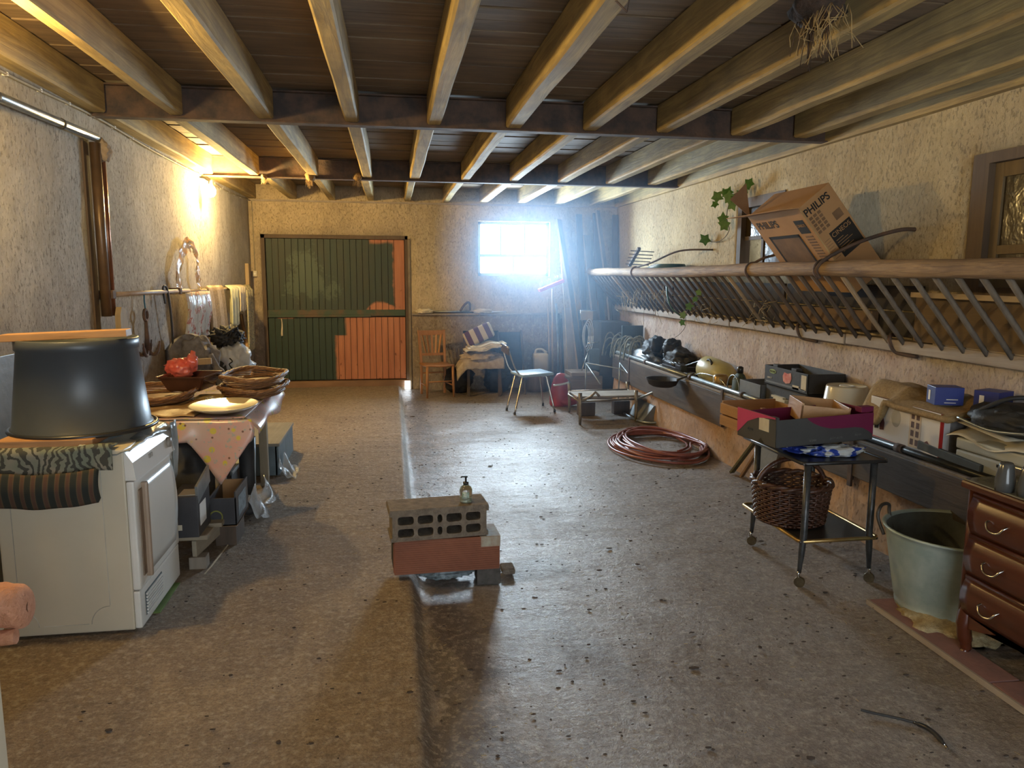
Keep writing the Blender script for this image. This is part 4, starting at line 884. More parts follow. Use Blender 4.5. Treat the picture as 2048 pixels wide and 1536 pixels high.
g=empty('concrete_block',(.22,3.90,.24),'grey hollow concrete block lying on its side on the clay brick','block')
Mq=Matrix.Translation((-.018,3.80,.222))@Euler((0,R(-.2),R(5))).to_matrix().to_4x4()
L,H,Dp=.50,.165,.20
b=MB()
cols=[(.028,.112),(.132,.214),(.236,.262),(.284,.366),(.388,.468)]; rows=[(.022,.068),(.088,.134)]
xsq=sorted({0,L}|{v for c in cols for v in c}); zsq=sorted({0,H}|{v for r in rows for v in r})
for i in range(len(xsq)-1):
    for j in range(len(zsq)-1):
        cx_,cz_=(xsq[i]+xsq[i+1])/2,(zsq[j]+zsq[j+1])/2
        hole=any(c[0]<cx_<c[1] for c in cols) and any(r[0]<cz_<r[1] for r in rows)
        y0b=.15 if hole else 0
        b.box(xsq[i],xsq[i+1],y0b,Dp,zsq[j],zsq[j+1],0,Mq)
for c in cols:
    for r in rows:   # rounded corners of the cells
        for sx,sz in ((0,0),(1,0),(0,1),(1,1)):
            x=c[sx];z=r[sz];dx=.014*(1-2*sx);dz=.014*(1-2*sz)
            b.prism([(x,z),(x+dx,z),(x+dx*.3,z+dz*.3),(x,z+dz)],.14,Mq@frame((0,.141,0),(1,0,0),(0,0,1)))
b.box(-.014,0,0,Dp,H-.03,H,.003,Mq).box(L,L+.014,0,Dp,H-.03,H,.003,Mq).box(-.010,0,0,Dp,0,.02,.003,Mq).box(L,L+.010,0,Dp,0,.025,.003,Mq)
b.box(-.012,L+.012,0,Dp,H-.001,H+.006,.003,Mq)
part('block_body',b,CONC,g)
g=empty('soap_dispenser',(.375,3.95,.40),'clear soap pump bottle with black pump on the concrete block','bottle')
c=(.375,3.90,.394)
part('bottle_body',MB().lathe([(0,0),(.030,.0),(.034,.006),(.034,.07),(.028,.085),(.013,.095),(.012,.108)],c,24),GLASS,g)
part('soap_liquid',MB().lathe([(0,.003),(.028,.003),(.0315,.008),(.0315,.03),(0,.03)],c,24),mat('soap',(.66,.72,.62),(.62,.68,.58),rough=.15,trans=.3,bmp=0),g)
part('bottle_label',MB().sheet(lambda u,v:(c[0]+.0345*math.cos(-2.3+1.2*u),c[1]+.0345*math.sin(-2.3+1.2*u),c[2]+.028+.035*v),8,3,.0006),mat('soap_label',(.55,.62,.55),(.12,.25,.2),rough=.4,scale=60),g)
part('pump',MB().lathe([(.015,.098),(.015,.112),(.006,.114),(.005,.135),(.010,.137),(.010,.145),(0,.146)],c,14),BLACK,g)
part('pump_spout',MB().tube([(c[0],c[1],c[2]+.141),(c[0]-.022,c[1]-.006,c[2]+.143),(c[0]-.028,c[1]-.008,c[2]+.138)],.0045,6),BLACK,g)
single('rag_bundle',MB().blob((.27,4.0,-.03),(.14,.07,.028),.4,4,71,4,.6),mat('grey_film',(.28,.34,.37),(.15,.18,.19),rough=.35,scale=20,bmp=.5),'crumpled silvery film squashed under the clay brick','film')
single('support_block',MB().box(.43,.56,3.86,4.0,-.065,.03,.006),mat('black_brick',(.05,.045,.04),(.09,.08,.07),scale=22,bmp=.4),'dark block under the right end of the clay brick','block')
single('mortar_chunk',MB().box(.585,.66,3.97,4.08,-.062,-.03,.01) ,CONC,'small grey mortar chunk beside the brick stack','stone')
# ================================================================ BACK OF THE STABLE
def slatchair(label,x,y,rz):
    e=empty('wooden_chair',(x,y,ZR),label,'chair'); M_=Matrix.Translation((x,y,ZR))@Matrix.Rotation(rz,4,'Z')
    def P(n,mb,m=CHW,k=None):
        for v in mb.b.verts: v.co=M_@v.co
        return part(n,mb,m,k or e)
    P('seat',MB().sheet(lambda u,v:(-.20+.40*u,-.20+.40*v,.445+.006*math.cos(u*6)*math.cos(v*6)),8,8,.02))
    for s in (-1,1):
        P('leg',MB().tube([(s*.18,-.18,.43),(s*.185,-.185,.22),(s*.19,-.20,0)],[.018,.020,.015],8))
        P('leg',MB().bar((s*.17,.20,0),(s*.17,.18,.45),.032,.03,bev=.004))
        P('back_post',MB().bar((s*.17,.18,.44),(s*.185,.27,.90),.034,.028,bev=.006))
        P('stretcher',MB().tube([(s*.185,-.19,.16),(s*.175,.19,.16)],.010,6))
    P('top_rail',MB().bar((-.19,.262,.86),(.19,.262,.86),.02,.07,bev=.006)); P('lower_rail',MB().bar((-.17,.21,.56),(.17,.21,.56),.018,.035,bev=.003))
    P('stretcher',MB().tube([(-.186,-.19,.22),(.186,-.19,.22)],.010,6)); P('stretcher',MB().bar((-.17,.19,.30),(.17,.19,.30),.015,.02))
    for i in range(5): 
        a=(-.12+.06*i); P('back_slat',MB().bar((a*.75,.215,.57),(a*1.15,.258,.84),.028,.010,bev=.002))
slatchair('varnished orange-brown wooden chair with slatted back by the door',.60,10.42,R(12))
g=empty('upholstered_chair',(1.25,10.45,ZR),'dark wooden chair loaded with folded cloths','chair')
for x,y in ((1.03,10.28),(1.46,10.24),(1.06,10.70),(1.48,10.68)): part('leg',MB().bar((x,y,ZR),(x,y,.38),.04,.04,bev=.005),DARKW,g)
part('seat',MB().box(1.0,1.50,10.20,10.72,.36,.42,.02),BLACKM,g)
part('back_frame',MB().box(1.0,1.04,10.70,10.74,.40,.82).box(1.46,1.50,10.70,10.74,.40,.82).box(1.0,1.50,10.70,10.74,.76,.82).box(1.0,1.50,10.705,10.725,.62,.66),DARKW,g)
part('back_pad',MB().box(1.04,1.46,10.71,10.73,.42,.76,.004),mat('old_pad',(.12,.09,.07),(.08,.06,.05)),g)
b=MB().sheet(lambda u,v:(.86+.66*u,10.15+.5*v,.44+.05*math.sin(PI*v)+.025*math.sin(u*22)*v-.16*max(0,(.18-u)/.18)-.10*max(0,(.12-v)/.12)+.02*mn.noise(T((u*9,v*9,0)))),30,14,.02)
b.blob((1.22,10.42,.47),(.28,.24,.10),.22,2.5,82,4,.4)
single('folded_blanket',b,BEIGE,'beige rumpled blanket draped over the dark chair','blanket')
b=MB()
for k in range(4): b.sheet(lambda u,v,k=k:(.98+.04*k+(.46)*u,10.2+.40*v+.02*k,.575+.022*k+.016*math.sin(u*9+k)+.05*u+.012*mn.noise(T((u*7,v*7,k)))),22,10,.018)
single('folded_sheets',b,CREAM,'pile of folded cream sheets on the beige blanket','linen')
def stripe():
    m,t,b_=nt('striped_cushion'); w=N(t,'ShaderNodeTexWave'); w.wave_type='BANDS'; w.bands_direction='X'; w.inputs['Scale'].default_value=2.2; w.inputs['Distortion'].default_value=0
    g_=N(t,'ShaderNodeTexCoord'); mp=N(t,'ShaderNodeMapping'); mp.inputs['Scale'].default_value=(1,1,1); mp.inputs['Rotation'].default_value=(0,R(25),0); t.links.new(g_.outputs['Object'],mp.inputs[0]); t.links.new(mp.outputs[0],w.inputs[0])
    r_=ramp(t,w.outputs[1],[(.49,(.46,.38,.26)),(.51,(.085,.02,.03))]); t.links.new(r_,b_.inputs[0]); b_.inputs['Roughness'].default_value=.95; return m
b=MB().box(-.21,.21,-.05,.05,-.11,.11,.035,Matrix.Translation((1.20,10.52,.78))@Euler((R(-12),R(-25),0)).to_matrix().to_4x4()).smooth()
single('striped_cushion',b,stripe(),'cream and maroon striped cushion on top of the folded sheets','cushion')
# dark stroller-like folded thing behind the chrome chair
g=empty('folded_pushchair',(1.66,10.6,ZR),'folded dark framed seat leaning behind the chrome chair','seat')
part('seat_sling',MB().sheet(lambda u,v:(1.50+.34*u,10.55+.15*v,.18+.62*v-.05*math.sin(PI*v)),8,8,.02),BLACKM,g)
for x in (1.50,1.84): part('frame_tube',MB().tube(smoothpts([(x,10.30,-.05),(x,10.45,.25),(x,10.6,.55),(x,10.72,.82)]),.013,7),DARKW,g)
for x in (.98,1.55): single('black_bin',MB().blob((x-.05,10.68,.14),(.20,.18,.22),.2,2,91+int(x),4,.3,-.06),BLACKM,'black sack on the floor behind the wooden chair' if x<1 else 'black sack on the floor under the folded pushchair','sack')
# chrome chair
g=empty('chrome_kitchen_chair',(1.65,9.05,ZR),'kitchen chair with chrome tube legs and light blue seat standing alone','chair')
SEAT=mat('pale_blue_vinyl',(.30,.42,.52),(.42,.52,.60),rough=.25,scale=3,bmp=.05)
part('seat',MB().box(-.21,.21,-.21,.21,-.018,.018,.016,Matrix.Translation((1.70,9.08,.41))@Euler((0,R(-2),R(12))).to_matrix().to_4x4()).smooth(),SEAT,g)
for x,y,x2,y2 in ((1.56,8.94,1.44,8.79),(1.86,8.98,1.96,8.92),(1.52,9.22,1.39,9.10),(1.83,9.24,1.91,9.40)):
    part('leg',MB().tube(smoothpts([(x+(.05 if x<1.7 else -.05),y,.385),(x,y,.38),((x*.8+x2*.2),(y*.8+y2*.2),.30),(x2,y2,ZR+.02)],4),.012,8),CHROME,g)
    part('rubber_foot',MB().tube([(x2,y2,ZR+.035),(x2,y2,ZR)],.015,8),BLACK,g)
part('back_post',MB().tube(smoothpts([(1.54,8.95,.39),(1.47,8.93,.48),(1.39,8.90,.68),(1.37,8.90,.74)]),.011,8),CHROME,g)
part('back_post',MB().tube(smoothpts([(1.50,9.25,.39),(1.43,9.27,.48),(1.37,9.29,.68),(1.35,9.29,.74)]),.011,8),CHROME,g)
part('back_pad',MB().bar((1.375,8.86,.70),(1.355,9.33,.71),.016,.09,bev=.006),DARKW,g); part('back_edge',MB().tube([(1.372,8.86,.75),(1.352,9.33,.755)],.012,8),CHROME,g)
# stump + jerrycan, red can
b=MB().lathe([(.17,0),(.155,.05),(.15,.30),(.0,.30)],(2.07,10.7,-.06),22,wob=lambda k,j:.08*mn.noise(T((k*.8,j*.3,5))))
single('log_stump',b,wood('log_bark',(.24,.15,.09),(.13,.085,.055),'Z'),'round log section standing under the beige jerrycan','log')
g=empty('beige_jerrycan',(2.13,10.7,.24),'pale beige jerrycan standing on the log','jerrycan')
JC=mat('beige_plastic',(.52,.45,.33),(.44,.37,.26),rough=.5)
part('can_body',MB().box(2.02,2.24,10.62,10.78,.24,.49,.03).smooth(),JC,g)
part('can_handle',MB().tube(smoothpts([(2.05,10.7,.48),(2.07,10.7,.54),(2.15,10.7,.545),(2.21,10.7,.50)]),.016,8),JC,g); part('can_cap',MB().lathe([(.022,0),(.022,.03),(0,.03)],(2.21,10.7,.49),12),JC,g)
g=empty('red_fuel_can',(2.14,9.35,ZR),'red plastic fuel can with a white band on the floor','can')
b=MB().lathe([(0,0),(.13,.0),(.15,.03),(.15,.12),(.125,.27),(.09,.37),(.05,.42),(.0,.43)],(2.13,9.36,-.06),20,sx=.95,sy=.7,wob=lambda k,j:.06*mn.noise(T((k*.5,j*.6,2))))
b.blob((2.22,9.32,.01),(.13,.10,.07),.15,2,95,3,.1,-.06); part('can_body',b,RED,g)
part('white_band',MB().tube([(2.13+.118*math.cos(a),9.36-.088*math.sin(a),.235+.02*math.cos(a)) for a in [(.0+2.6*i/12) for i in range(13)]],.014,6),WHT,g)
part('can_handle',MB().tube(smoothpts([(2.16,9.27,.34),(2.22,9.25,.28),(2.24,9.25,.16),(2.22,9.25,.10)]),.012,6),mat('grey_strap',(.22,.2,.2)),g)
# low metal frame (old barrow)
g=empty('metal_stand',(2.5,8.6,ZR),'low rusty tube stand with two crank shaped arms and a plank top','stand')
RT=mat('pale_rust_tube',(.30,.25,.17),(.18,.14,.09),rough=.45,metal=.6,scale=14)
part('plank_top',MB().box(2.10,2.92,8.35,8.75,.20,.225,.005),mat('dusty_board',(.32,.27,.20),(.22,.18,.14),scale=9),g)
for x,y in ((2.08,8.12),(2.77,8.22),(2.14,8.9),(2.9,8.95)): part('leg',MB().tube([(x,y+.02,.30),(x,y+.01,.22),(x,y,.05),(x,y,ZR)],[.024,.022,.018,.014],8),RT,g)
part('side_rail',MB().tube([(2.08,8.14,.20),(2.77,8.24,.20)],.013,7),RT,g); part('side_rail',MB().tube([(2.14,8.9,.20),(2.9,8.95,.20)],.013,7),RT,g)
part('side_rail',MB().tube([(2.08,8.14,.20),(2.02,8.45,.23),(2.14,8.9,.20)],.013,7),RT,g); part('side_rail',MB().tube([(2.77,8.24,.20),(2.9,8.95,.20)],.013,7),RT,g)
part('crank_arm',MB().tube([(2.08,8.14,.20),(2.17,8.02,.27),(2.22,8.0,.33),(2.26,7.98,.28)],.016,8),RT,g)
part('crank_arm',MB().tube([(2.78,8.22,.20),(2.96,8.1,.31),(2.99,8.1,.33),(3.05,8.02,.275)],.013,8),PIPEM,g); part('rubber_grip',MB().tube([(3.03,8.04,.285),(3.062,8.0,.265)],.018,8),BLACK,g)
g=empty('wire_trestle',(2.75,9.2,ZR),'thin grey wire trestle standing behind the low metal stand','trestle')
for x in (2.45,2.9): part('leg',MB().tube([(x,9.35,ZR),(x,9.3,.50)],.010,6),PIPEM,g); part('brace',MB().tube([(x,9.3,.49),(x+.05,8.8,.30)],.008,6),PIPEM,g)
part('crossbar',MB().tube([(2.45,9.3,.50),(2.9,9.3,.42),(3.0,8.9,.34)],.009,6),PIPEM,g)
for i,(x,y) in enumerate(((2.3,8.7),(2.75,8.75))): single('timber_block',MB().box(x-.10,x+.10,y-.06,y+.06,-.062,.10,.006),DARKW,'dark block under the low metal stand, '+('left' if i==0 else 'right')+' one','block')
# brooms and poles
g=empty('push_broom',(2.30,10.78,ZR),'broom standing head up with a bright pink head beside the window','broom')
part('broom_stick',MB().tube([(2.32,10.72,ZR),(2.315,10.80,1.42)],.014,8),PINE,g)
part('broom_head',MB().bar((2.10,10.72,1.395),(2.48,10.80,1.54),.08,.05,bev=.012),mat('pink_broom',(.62,.06,.14),(.55,.04,.10),rough=.5,bmp=0),g)
b=MB()
for i in range(90):
    t_=rnd.random(); p=T((2.12+.34*t_,10.70+.08*t_+rnd.uniform(-.02,.04),1.42+.13*t_)); b.tube([p,p+T((rnd.uniform(-.03,.0),rnd.uniform(-.01,.01),.07+rnd.random()*.03))],.002,3)
part('bristles',b,mat('blue_bristle',(.45,.6,.72)),g,kind='stuff')
for i,(x,x2,z,r,l) in enumerate(((2.26,2.27,1.30,.012,'thin pale pole just left of the broom stick'),(2.40,2.40,1.20,.017,'thick grey pole right of the broom stick'),(2.46,2.44,1.05,.014,'shorter dark pole next to the leaning white board'),(2.56,2.42,2.35,.008,'tall thin cane leaning from the window to the corner'),(2.78,2.66,1.55,.010,'slim cane leaning behind the folding stool'))):
    single('pole',MB().tube([(x,10.70,ZR),((x+x2)/2+.01,10.8,z*.5),(x2,10.93,z)],r,7),[PINE,PIPEM,DARKW,CREAM,PINE][i],l,'pole')
single('white_board',MB().bar((2.62,10.74,ZR),(2.60,10.93,1.14),.22,.02,bev=.003),mat('pale_board',(.42,.38,.33),(.34,.30,.26),rough=.6),'pale board leaning against the back wall near the corner','board')
single('brown_board',MB().bar((2.53,10.78,ZR),(2.52,10.93,.98),.10,.02),DARKW,'narrow dark board leaning left of the pale board','board')
for i,(x0,x1,z1,w,m,l) in enumerate(((2.75,2.42,2.42,.14,GREYW,'grey plank leaning against the back wall, leftmost of the corner planks'),(2.86,2.72,2.50,.10,DARKW,'dark plank leaning in the corner, second from the left'),(3.02,2.84,2.20,.16,GREYW,'wide grey-brown plank leaning in the corner, third from the left'),(3.12,2.98,2.52,.12,DARKW,'dark plank leaning in the corner, fourth from the left'),(3.28,3.00,2.56,.10,GREYW,'rough curved grey timber leaning in the corner, fifth from the left'),(3.26,3.27,2.50,.09,DARKW,'dark upright board tight in the right corner'))):
    b=MB(); b.bar((x0,10.62,ZR),((x0+x1)/2+.02*(-1)**i,10.76,z1*.5),w,.03,bev=.004).bar(((x0+x1)/2+.02*(-1)**i,10.76,z1*.5),(x1,10.92,z1),w*.95,.03,bev=.004); single('corner_plank',b,m,l,'plank')
single('dark_cabinet',MB().box(2.85,3.25,10.05,10.5,ZR,.98,.01),mat('dark_card',(.07,.065,.06),(.05,.045,.04)),'dark tall box standing in the right corner behind the trough','box')
g=empty('folding_stool',(2.70,10.2,ZR),'folding stool frame with pale pad and looped white straps in the corner','stool')
part('pad',MB().box(2.60,2.78,10.22,10.26,.995,1.12,.01),mat('pale_pad',(.42,.34,.24),(.34,.27,.2)),g)
part('pad_frame',MB().tube([(2.59,10.2,.99),(2.59,10.2,1.13),(2.79,10.2,1.13)],.008,6),CHROME,g)
b=MB()
for i in range(4): b.tube(arc((2.66+.015*i,10.15,.78),.06+.01*i,0,2*PI,16,'XZ',.7,2.6),.008,5)
part('looped_strap',b,BAGW,g)
part('frame_tube',MB().tube([(2.70,10.12,.58),(2.54,10.05,.18),(2.66,10.02,.16),(2.72,10.12,.58)],.009,6),CHROME,g); part('frame_tube',MB().tube([(2.68,10.12,.68),(2.88,10.12,.70)],.009,6),CHROME,g)
part('lower_body',MB().box(2.70,2.92,10.10,10.22,.30,.60,.02),mat('stool_blue_grey',(.14,.18,.20),(.10,.13,.15)),g)
single('stacked_boards',MB().box(2.34,2.86,9.95,10.35,ZR,.24,.01).box(2.40,2.8,9.9,10.3,.245,.30,.01),mat('dusty_wood_stack',(.26,.21,.16),(.18,.14,.11),scale=4,st=(.5,9,9)),'low stack of dusty boards behind the red fuel can','boards')
# things on the back ledge
single('tool_handle',MB().tube([(.60,10.94,1.085),(1.12,10.95,1.085)],.014,8),PIPEM,'grey steel tube lying on the back ledge, longest one','tube')
single('tool_handle',MB().tube([(.55,10.97,1.072),(1.26,10.97,1.072)],.012,8),DARKW,'dark wooden handle lying on the back ledge','handle')
single('white_tube',MB().tube([(1.22,10.95,1.085),(1.66,10.95,1.078)],.011,8),WHITED,'white tube lying on the right part of the back ledge','tube')
for i,x in enumerate((.47,1.32)):
    b=MB().blob((x,10.95,1.09),(.13,.045,.035),.4,3,97+i,4,.7,1.061); single('rag',b,CREAM,'crumpled cream rag on the back ledge, '+('left one near the door' if i==0 else 'right one below the window'),'rag')
g=empty('hook_bracket',(1.02,10.95,1.09),'small dark hook-shaped bracket standing on the back ledge','bracket'); part('bracket_arm',MB().tube(smoothpts([(.98,10.94,1.09),(1.03,10.94,1.17),(1.09,10.94,1.22),(1.12,10.94,1.19),(1.12,10.94,1.10)]),.016,7),RUST,g)
# nests hanging on joists
def nest(x,y,z,r,label,dark=False):
    b=MB()
    b.blob((x,y,z),(r,r*1.2,r),.3,3,int(x*10)+5,3,.3)
    for i in range(60):
        a=rnd.random()*6.3; p=T((x+r*.8*math.cos(a)*rnd.random(),y+r*.8*math.sin(a),z-r*.3)); b.tube([p,p+T((rnd.uniform(-.03,.03),rnd.uniform(-.03,.03),-rnd.random()*r*2.2))],.002,3)
    single('straw_nest',b,mat('nest_dark',(.10,.06,.04),(.05,.035,.025),rough=1,scale=20,bmp=.6) if dark else mat('nest_straw',(.30,.19,.08),(.18,.11,.05),rough=1,scale=30,bmp=.6),label,'nest')
nest(-.83,8.40,2.63,.05,'small straw nest on the joist right of the glowing bulb'); nest(-1.31,8.45,2.62,.03,'tiny straw tuft on the far steel beam nearest the bulb'); nest(-.34,8.42,2.64,.045,'dark tuft on the far steel beam near the middle')
nest(1.79,3.1,2.74,.10,'big dark nest with hanging straw between the near right joists',True)
b=MB()
for i in range(40):
    p=T((1.76+rnd.uniform(-.07,.07),3.0+rnd.uniform(-.15,.15),2.66)); b.tube([p,p+T((rnd.uniform(-.03,.03),rnd.uniform(-.04,.04),-.05)),p+T((rnd.uniform(-.05,.05),rnd.uniform(-.05,.05),-.06-rnd.random()*.12))],.0018,3)
single('hanging_straw',b,STRAW,'wisps of pale straw hanging below the big dark nest','straw',kind='stuff')
single('bent_nail',MB().tube([(.80,2.98,2.72),(.905,2.93,2.60),(.905,2.90,2.66)],.004,5),RUST,'bent iron nail hanging at the top of the picture','nail')
# wiring
b=MB(); P=smoothpts([(XL+.02,1.5,2.56),(XL+.02,2.6,2.61),(XL+.02,4.3,2.60),(XL+.02,5.5,2.625),(XL+.02,6.8,2.60),(XL+.02,8.3,2.60),(XL+.02,9.6,2.58),(XL+.03,10.97,2.61)],12)
e=empty('wall_cable',(XL+.02,6,2.6),'thin cable clipped along the top of the left wall','cable')
part('cable_run',b.tube(P,.009,6),mat('old_cable',(.33,.29,.20),(.25,.21,.14)),e)
for i in range(20): y=3.2+.38*i; z=min((abs(p.y-y),p.z) for p in P)[1]; part('clip',MB().box(XL,XL+.028,y-.008,y+.008,z-.008,z+.010,.002),WHT,e)
part('cable_drop',MB().tube(smoothpts([(XL+.02,8.3,2.60),(XL+.06,8.3,2.57),(XL+.10,8.3,2.55)]),.006,5),BLACKM,e)
e=empty('light_switch',(-1.87,YB-.02,1.6),'small cream light switch with conduit left of the stable door','switch')
part('switch_box',MB().box(-1.905,-1.845,YB-.04,YB,1.575,1.655,.006),mat('cream_plastic2',(.60,.53,.38),(.55,.48,.34),rough=.4,bmp=0),e); part('rocker',MB().box(-1.89,-1.86,YB-.046,YB-.038,1.60,1.63,.002),WHT,e)
part('conduit',MB().tube([(-1.875,YB-.012,1.655),(-1.88,YB-.012,2.60)],.006,6),mat('old_cable',(0,0,0)),e)
for i,(x,y,z,p) in enumerate(BULBS):
    e=empty('light_bulb',(x,y,z+.06),['bare glowing bulb on the left wall near the stable door','second glowing bulb on the left wall, nearer the viewer'][i],'bulb')
    part('lamp_holder',MB().tube([(x-.10,y,z+.12),(x-.03,y,z+.11),(x,y,z+.085),(x,y,z+.05)],[.012,.014,.02,.02],8),BLACKM,e)
    part('bulb_glass',MB().lathe([(0,-.085),(.030,-.076),(.050,-.045),(.052,-.012),(.036,.022),(.018,.042),(.014,.055)],(x,y,z),18),mat('glowing_glass',(1,.8,.4),bmp=0,emit=((1,.66,.22),45)),e)
# ================================================================ LEFT SIDE
g=empty('tumble_dryer',(-1.41,3.73,0),'white front-loading tumble dryer standing on the walkway at left','dryer')
x0,x1,y0,y1=-1.69,-1.165,3.41,4.03
part('cabinet',MB().box(x0,x1,y0,y1,.015,.845,.008),WHITEP,g)
part('side_pressing',MB().box(x0+.055,x0+.058,y0-.0025,y0+.001,.10,.78).box(x1-.10,x1-.097,y0-.0025,y0+.001,.14,.78).box(x0+.15,x1-.19,y0-.0025,y0+.001,.055,.058)
   .tube(arc((x0+.055,y0,.055),.075,0,PI/2,8,'XZ'),.002,4).tube(arc((x1-.10,y0,.055),.08,PI/2,PI,8,'XZ'),.002,4),mat('pressed_edge',(.58,.55,.47),bmp=0,rough=.4),g)
fp=part('front_panel',MB().box(x1,x1+.035,y0+.0,y1,.20,.70,.010),WHITED,g)
part('control_panel',MB().prism([(0,0),(.045,0),(.035,.08),(.0,.135)],y1-y0,frame((x1,y1,.705),(1,0,0),(0,0,1))),WHITED,g)
part('selector_knob',MB().lathe([(.026,0),(.024,.018),(0,.02)],(0,0,0),20,mt=frame((x1+.036,3.92,.765),(0,1,0),(0,0,1))),mat('knob_grey',(.30,.27,.23),rough=.4,bmp=0),g)
for y in (3.62,3.65): part('indicator_button',MB().box(x1+.034,x1+.042,y,y+.018,.755,.775,.002),mat('knob_grey',(0,0,0)),g)
part('door',MB().sheet(lambda u,v:(x1+.035+.020*math.sin(PI*min(1,max(0,v)))*1.0,3.50+.47*u,.235+.435*v),10,10,.014),WHITED,g)
part('door_recess',MB().box(x1+.034,x1+.040,3.455,3.50,.25,.65,.002),mat('recess_shade',(.26,.18,.12),bmp=0,rough=.5),g)  # flat brown strip carries the recess shading in its colour
part('door_edge',MB().box(x1+.03,x1+.062,3.495,3.52,.23,.675,.010),mat('door_edge_shade',(.38,.28,.20),(.32,.23,.16),bmp=0,rough=.4),g)  # tan colour carries the shading along the door edge
part('kick_panel',MB().box(x1,x1+.030,y0,y1,.02,.195,.008),WHITED,g)
vg=part('vent_grille',MB().box(x1+.029,x1+.033,3.47,3.72,.055,.165,.002),mat('vent_dark',(.12,.15,.16),bmp=0),g)
for i in range(7): part('vent_slat',MB().box(x1+.030,x1+.040,3.475,3.715,.06+.015*i,.068+.015*i,.002),WHITED,vg)
part('green_mat_edge',MB().box(x1-.02,x1+.05,3.6,3.95,-.002,.010,.002),mat('green_felt',(.14,.22,.05)),g)
for x,y in ((x0+.05,y0+.05),(x1-.05,y0+.05),(x0+.05,y1-.05),(x1-.05,y1-.05)): part('foot',MB().tube([(x,y,.0),(x,y,.02)],.02,8),BLACK,g)
single('metal_sheet',MB().box(-1.905,-1.89,3.25,4.15,.0,1.20,.004),mat('grey_sheet',(.17,.18,.18),(.14,.15,.15),rough=.4),'plain grey sheet standing behind the tub at the left edge','sheet')
def leafcloth():
    m,t,b_=nt('palm_print_cloth'); v=coords(t,True,(1,1,1)); w=N(t,'ShaderNodeTexWave'); w.inputs['Scale'].default_value=9; w.inputs['Distortion'].default_value=22; w.inputs['Detail'].default_value=4; w.inputs['Detail Scale'].default_value=.9; t.links.new(v,w.inputs[0])
    c=mix(t,ramp(t,noi(t,v,5,2),[(.45,0.0),(.55,1.0)]),(.25,.23,.18),(.17,.19,.14)); c=mix(t,ramp(t,w.outputs[1],[(.40,1.0),(.52,0.0)]),c,(.055,.055,.045)); t.links.new(c,b_.inputs[0]); b_.inputs['Roughness'].default_value=.9; return m
def stripes(name,cols,scale,axis='X'):
    m,t,b_=nt(name); w=N(t,'ShaderNodeTexWave'); w.wave_type='BANDS'; w.bands_direction=axis; w.inputs['Scale'].default_value=scale; w.inputs['Distortion'].default_value=.4; g_=N(t,'ShaderNodeNewGeometry'); t.links.new(g_.outputs['Position'],w.inputs[0]); r_=ramp(t,w.outputs[1],cols); t.links.new(r_,b_.inputs[0]); b_.inputs['Roughness'].default_value=.95; return m
b=MB().sheet(lambda u,v:(-1.69+.485*u,(y0-.012-.006*math.sin(u*14)*(v)) if v>.3 else (y0+.06-.24*v),(.858 if v<.3 else .858-(v-.3)*.16-.015*math.sin(u*5))),26,12,.006)
single('palm_print_cloth',b,leafcloth(),'palm leaf print cloth folded over the dryer edge','cloth')
b=MB().sheet(lambda u,v:(-1.70+.44*u,y0-.028-.020*math.sin(PI*v)-.006*math.sin(u*18),.765-.125*v-.02*math.sin(u*PI)),26,10,.03)
single('striped_cushion',b,stripes('brown_stripes',[(.35,(.022,.026,.022)),(.58,(.035,.034,.026)),(.64,(.10,.07,.038)),(.9,(.085,.045,.03))],7),'dark and brown striped cushion hanging over the dryer side','cushion')
single('wooden_shelf_board',MB().box(-1.68,-1.29,3.42,3.75,.86,.892,.005),ORW,'thin orange-brown board lying between the tub and the palm cloth','board')
b=MB().sheet(lambda u,v:(-1.36+.225*u+.0*v,3.40+.66*v,.852+.016*math.sin(u*7+v*4)-(.02*u*u)+.02*mn.noise(T((u*4,v*6,3)))),12,20,.005)
b.sheet(lambda u,v:(-1.125-.006*math.sin(v*9)+.03*u*(1-u),3.98+.10*v,.85-.33*u*(1-.3*v)),8,6,.004)
single('plastic_sheet',b,mat('grey_film2',(.35,.38,.38),(.20,.22,.22),rough=.3,scale=9,bmp=.5),'grey plastic sheet crumpled on the dryer top under the tub','sheet')
g=empty('plastic_tub',(-1.40,3.73,.89),'big upturned dark grey plastic tub with tapered sides on the dryer','tub')
prof=[(.0,.0),(.276,.0),(.296,.012),(.296,.02),(.288,.024),(.248,.370),(.255,.376),(.255,.420),(.247,.424),(.236,.418),(.233,.39),(0,.385)]
part('tub_body',MB().lathe(prof,(-1.44,3.74,.885),48),GREYP,g)
part('rolled_rim',MB().tube(arc((-1.435,3.74,.895),.305,0,2*PI,40,'XY')[:-1],.010,8,closed=True),BLACK,g)
g=single('plank',MB().bar((-1.70,3.62,1.318),(-1.19,3.66,1.336),.10,.032,bev=.003),wood('orange_plank',(.55,.30,.12),(.42,.22,.085),'X',rough=.5),'orange-brown plank laid across the grey tub','plank')
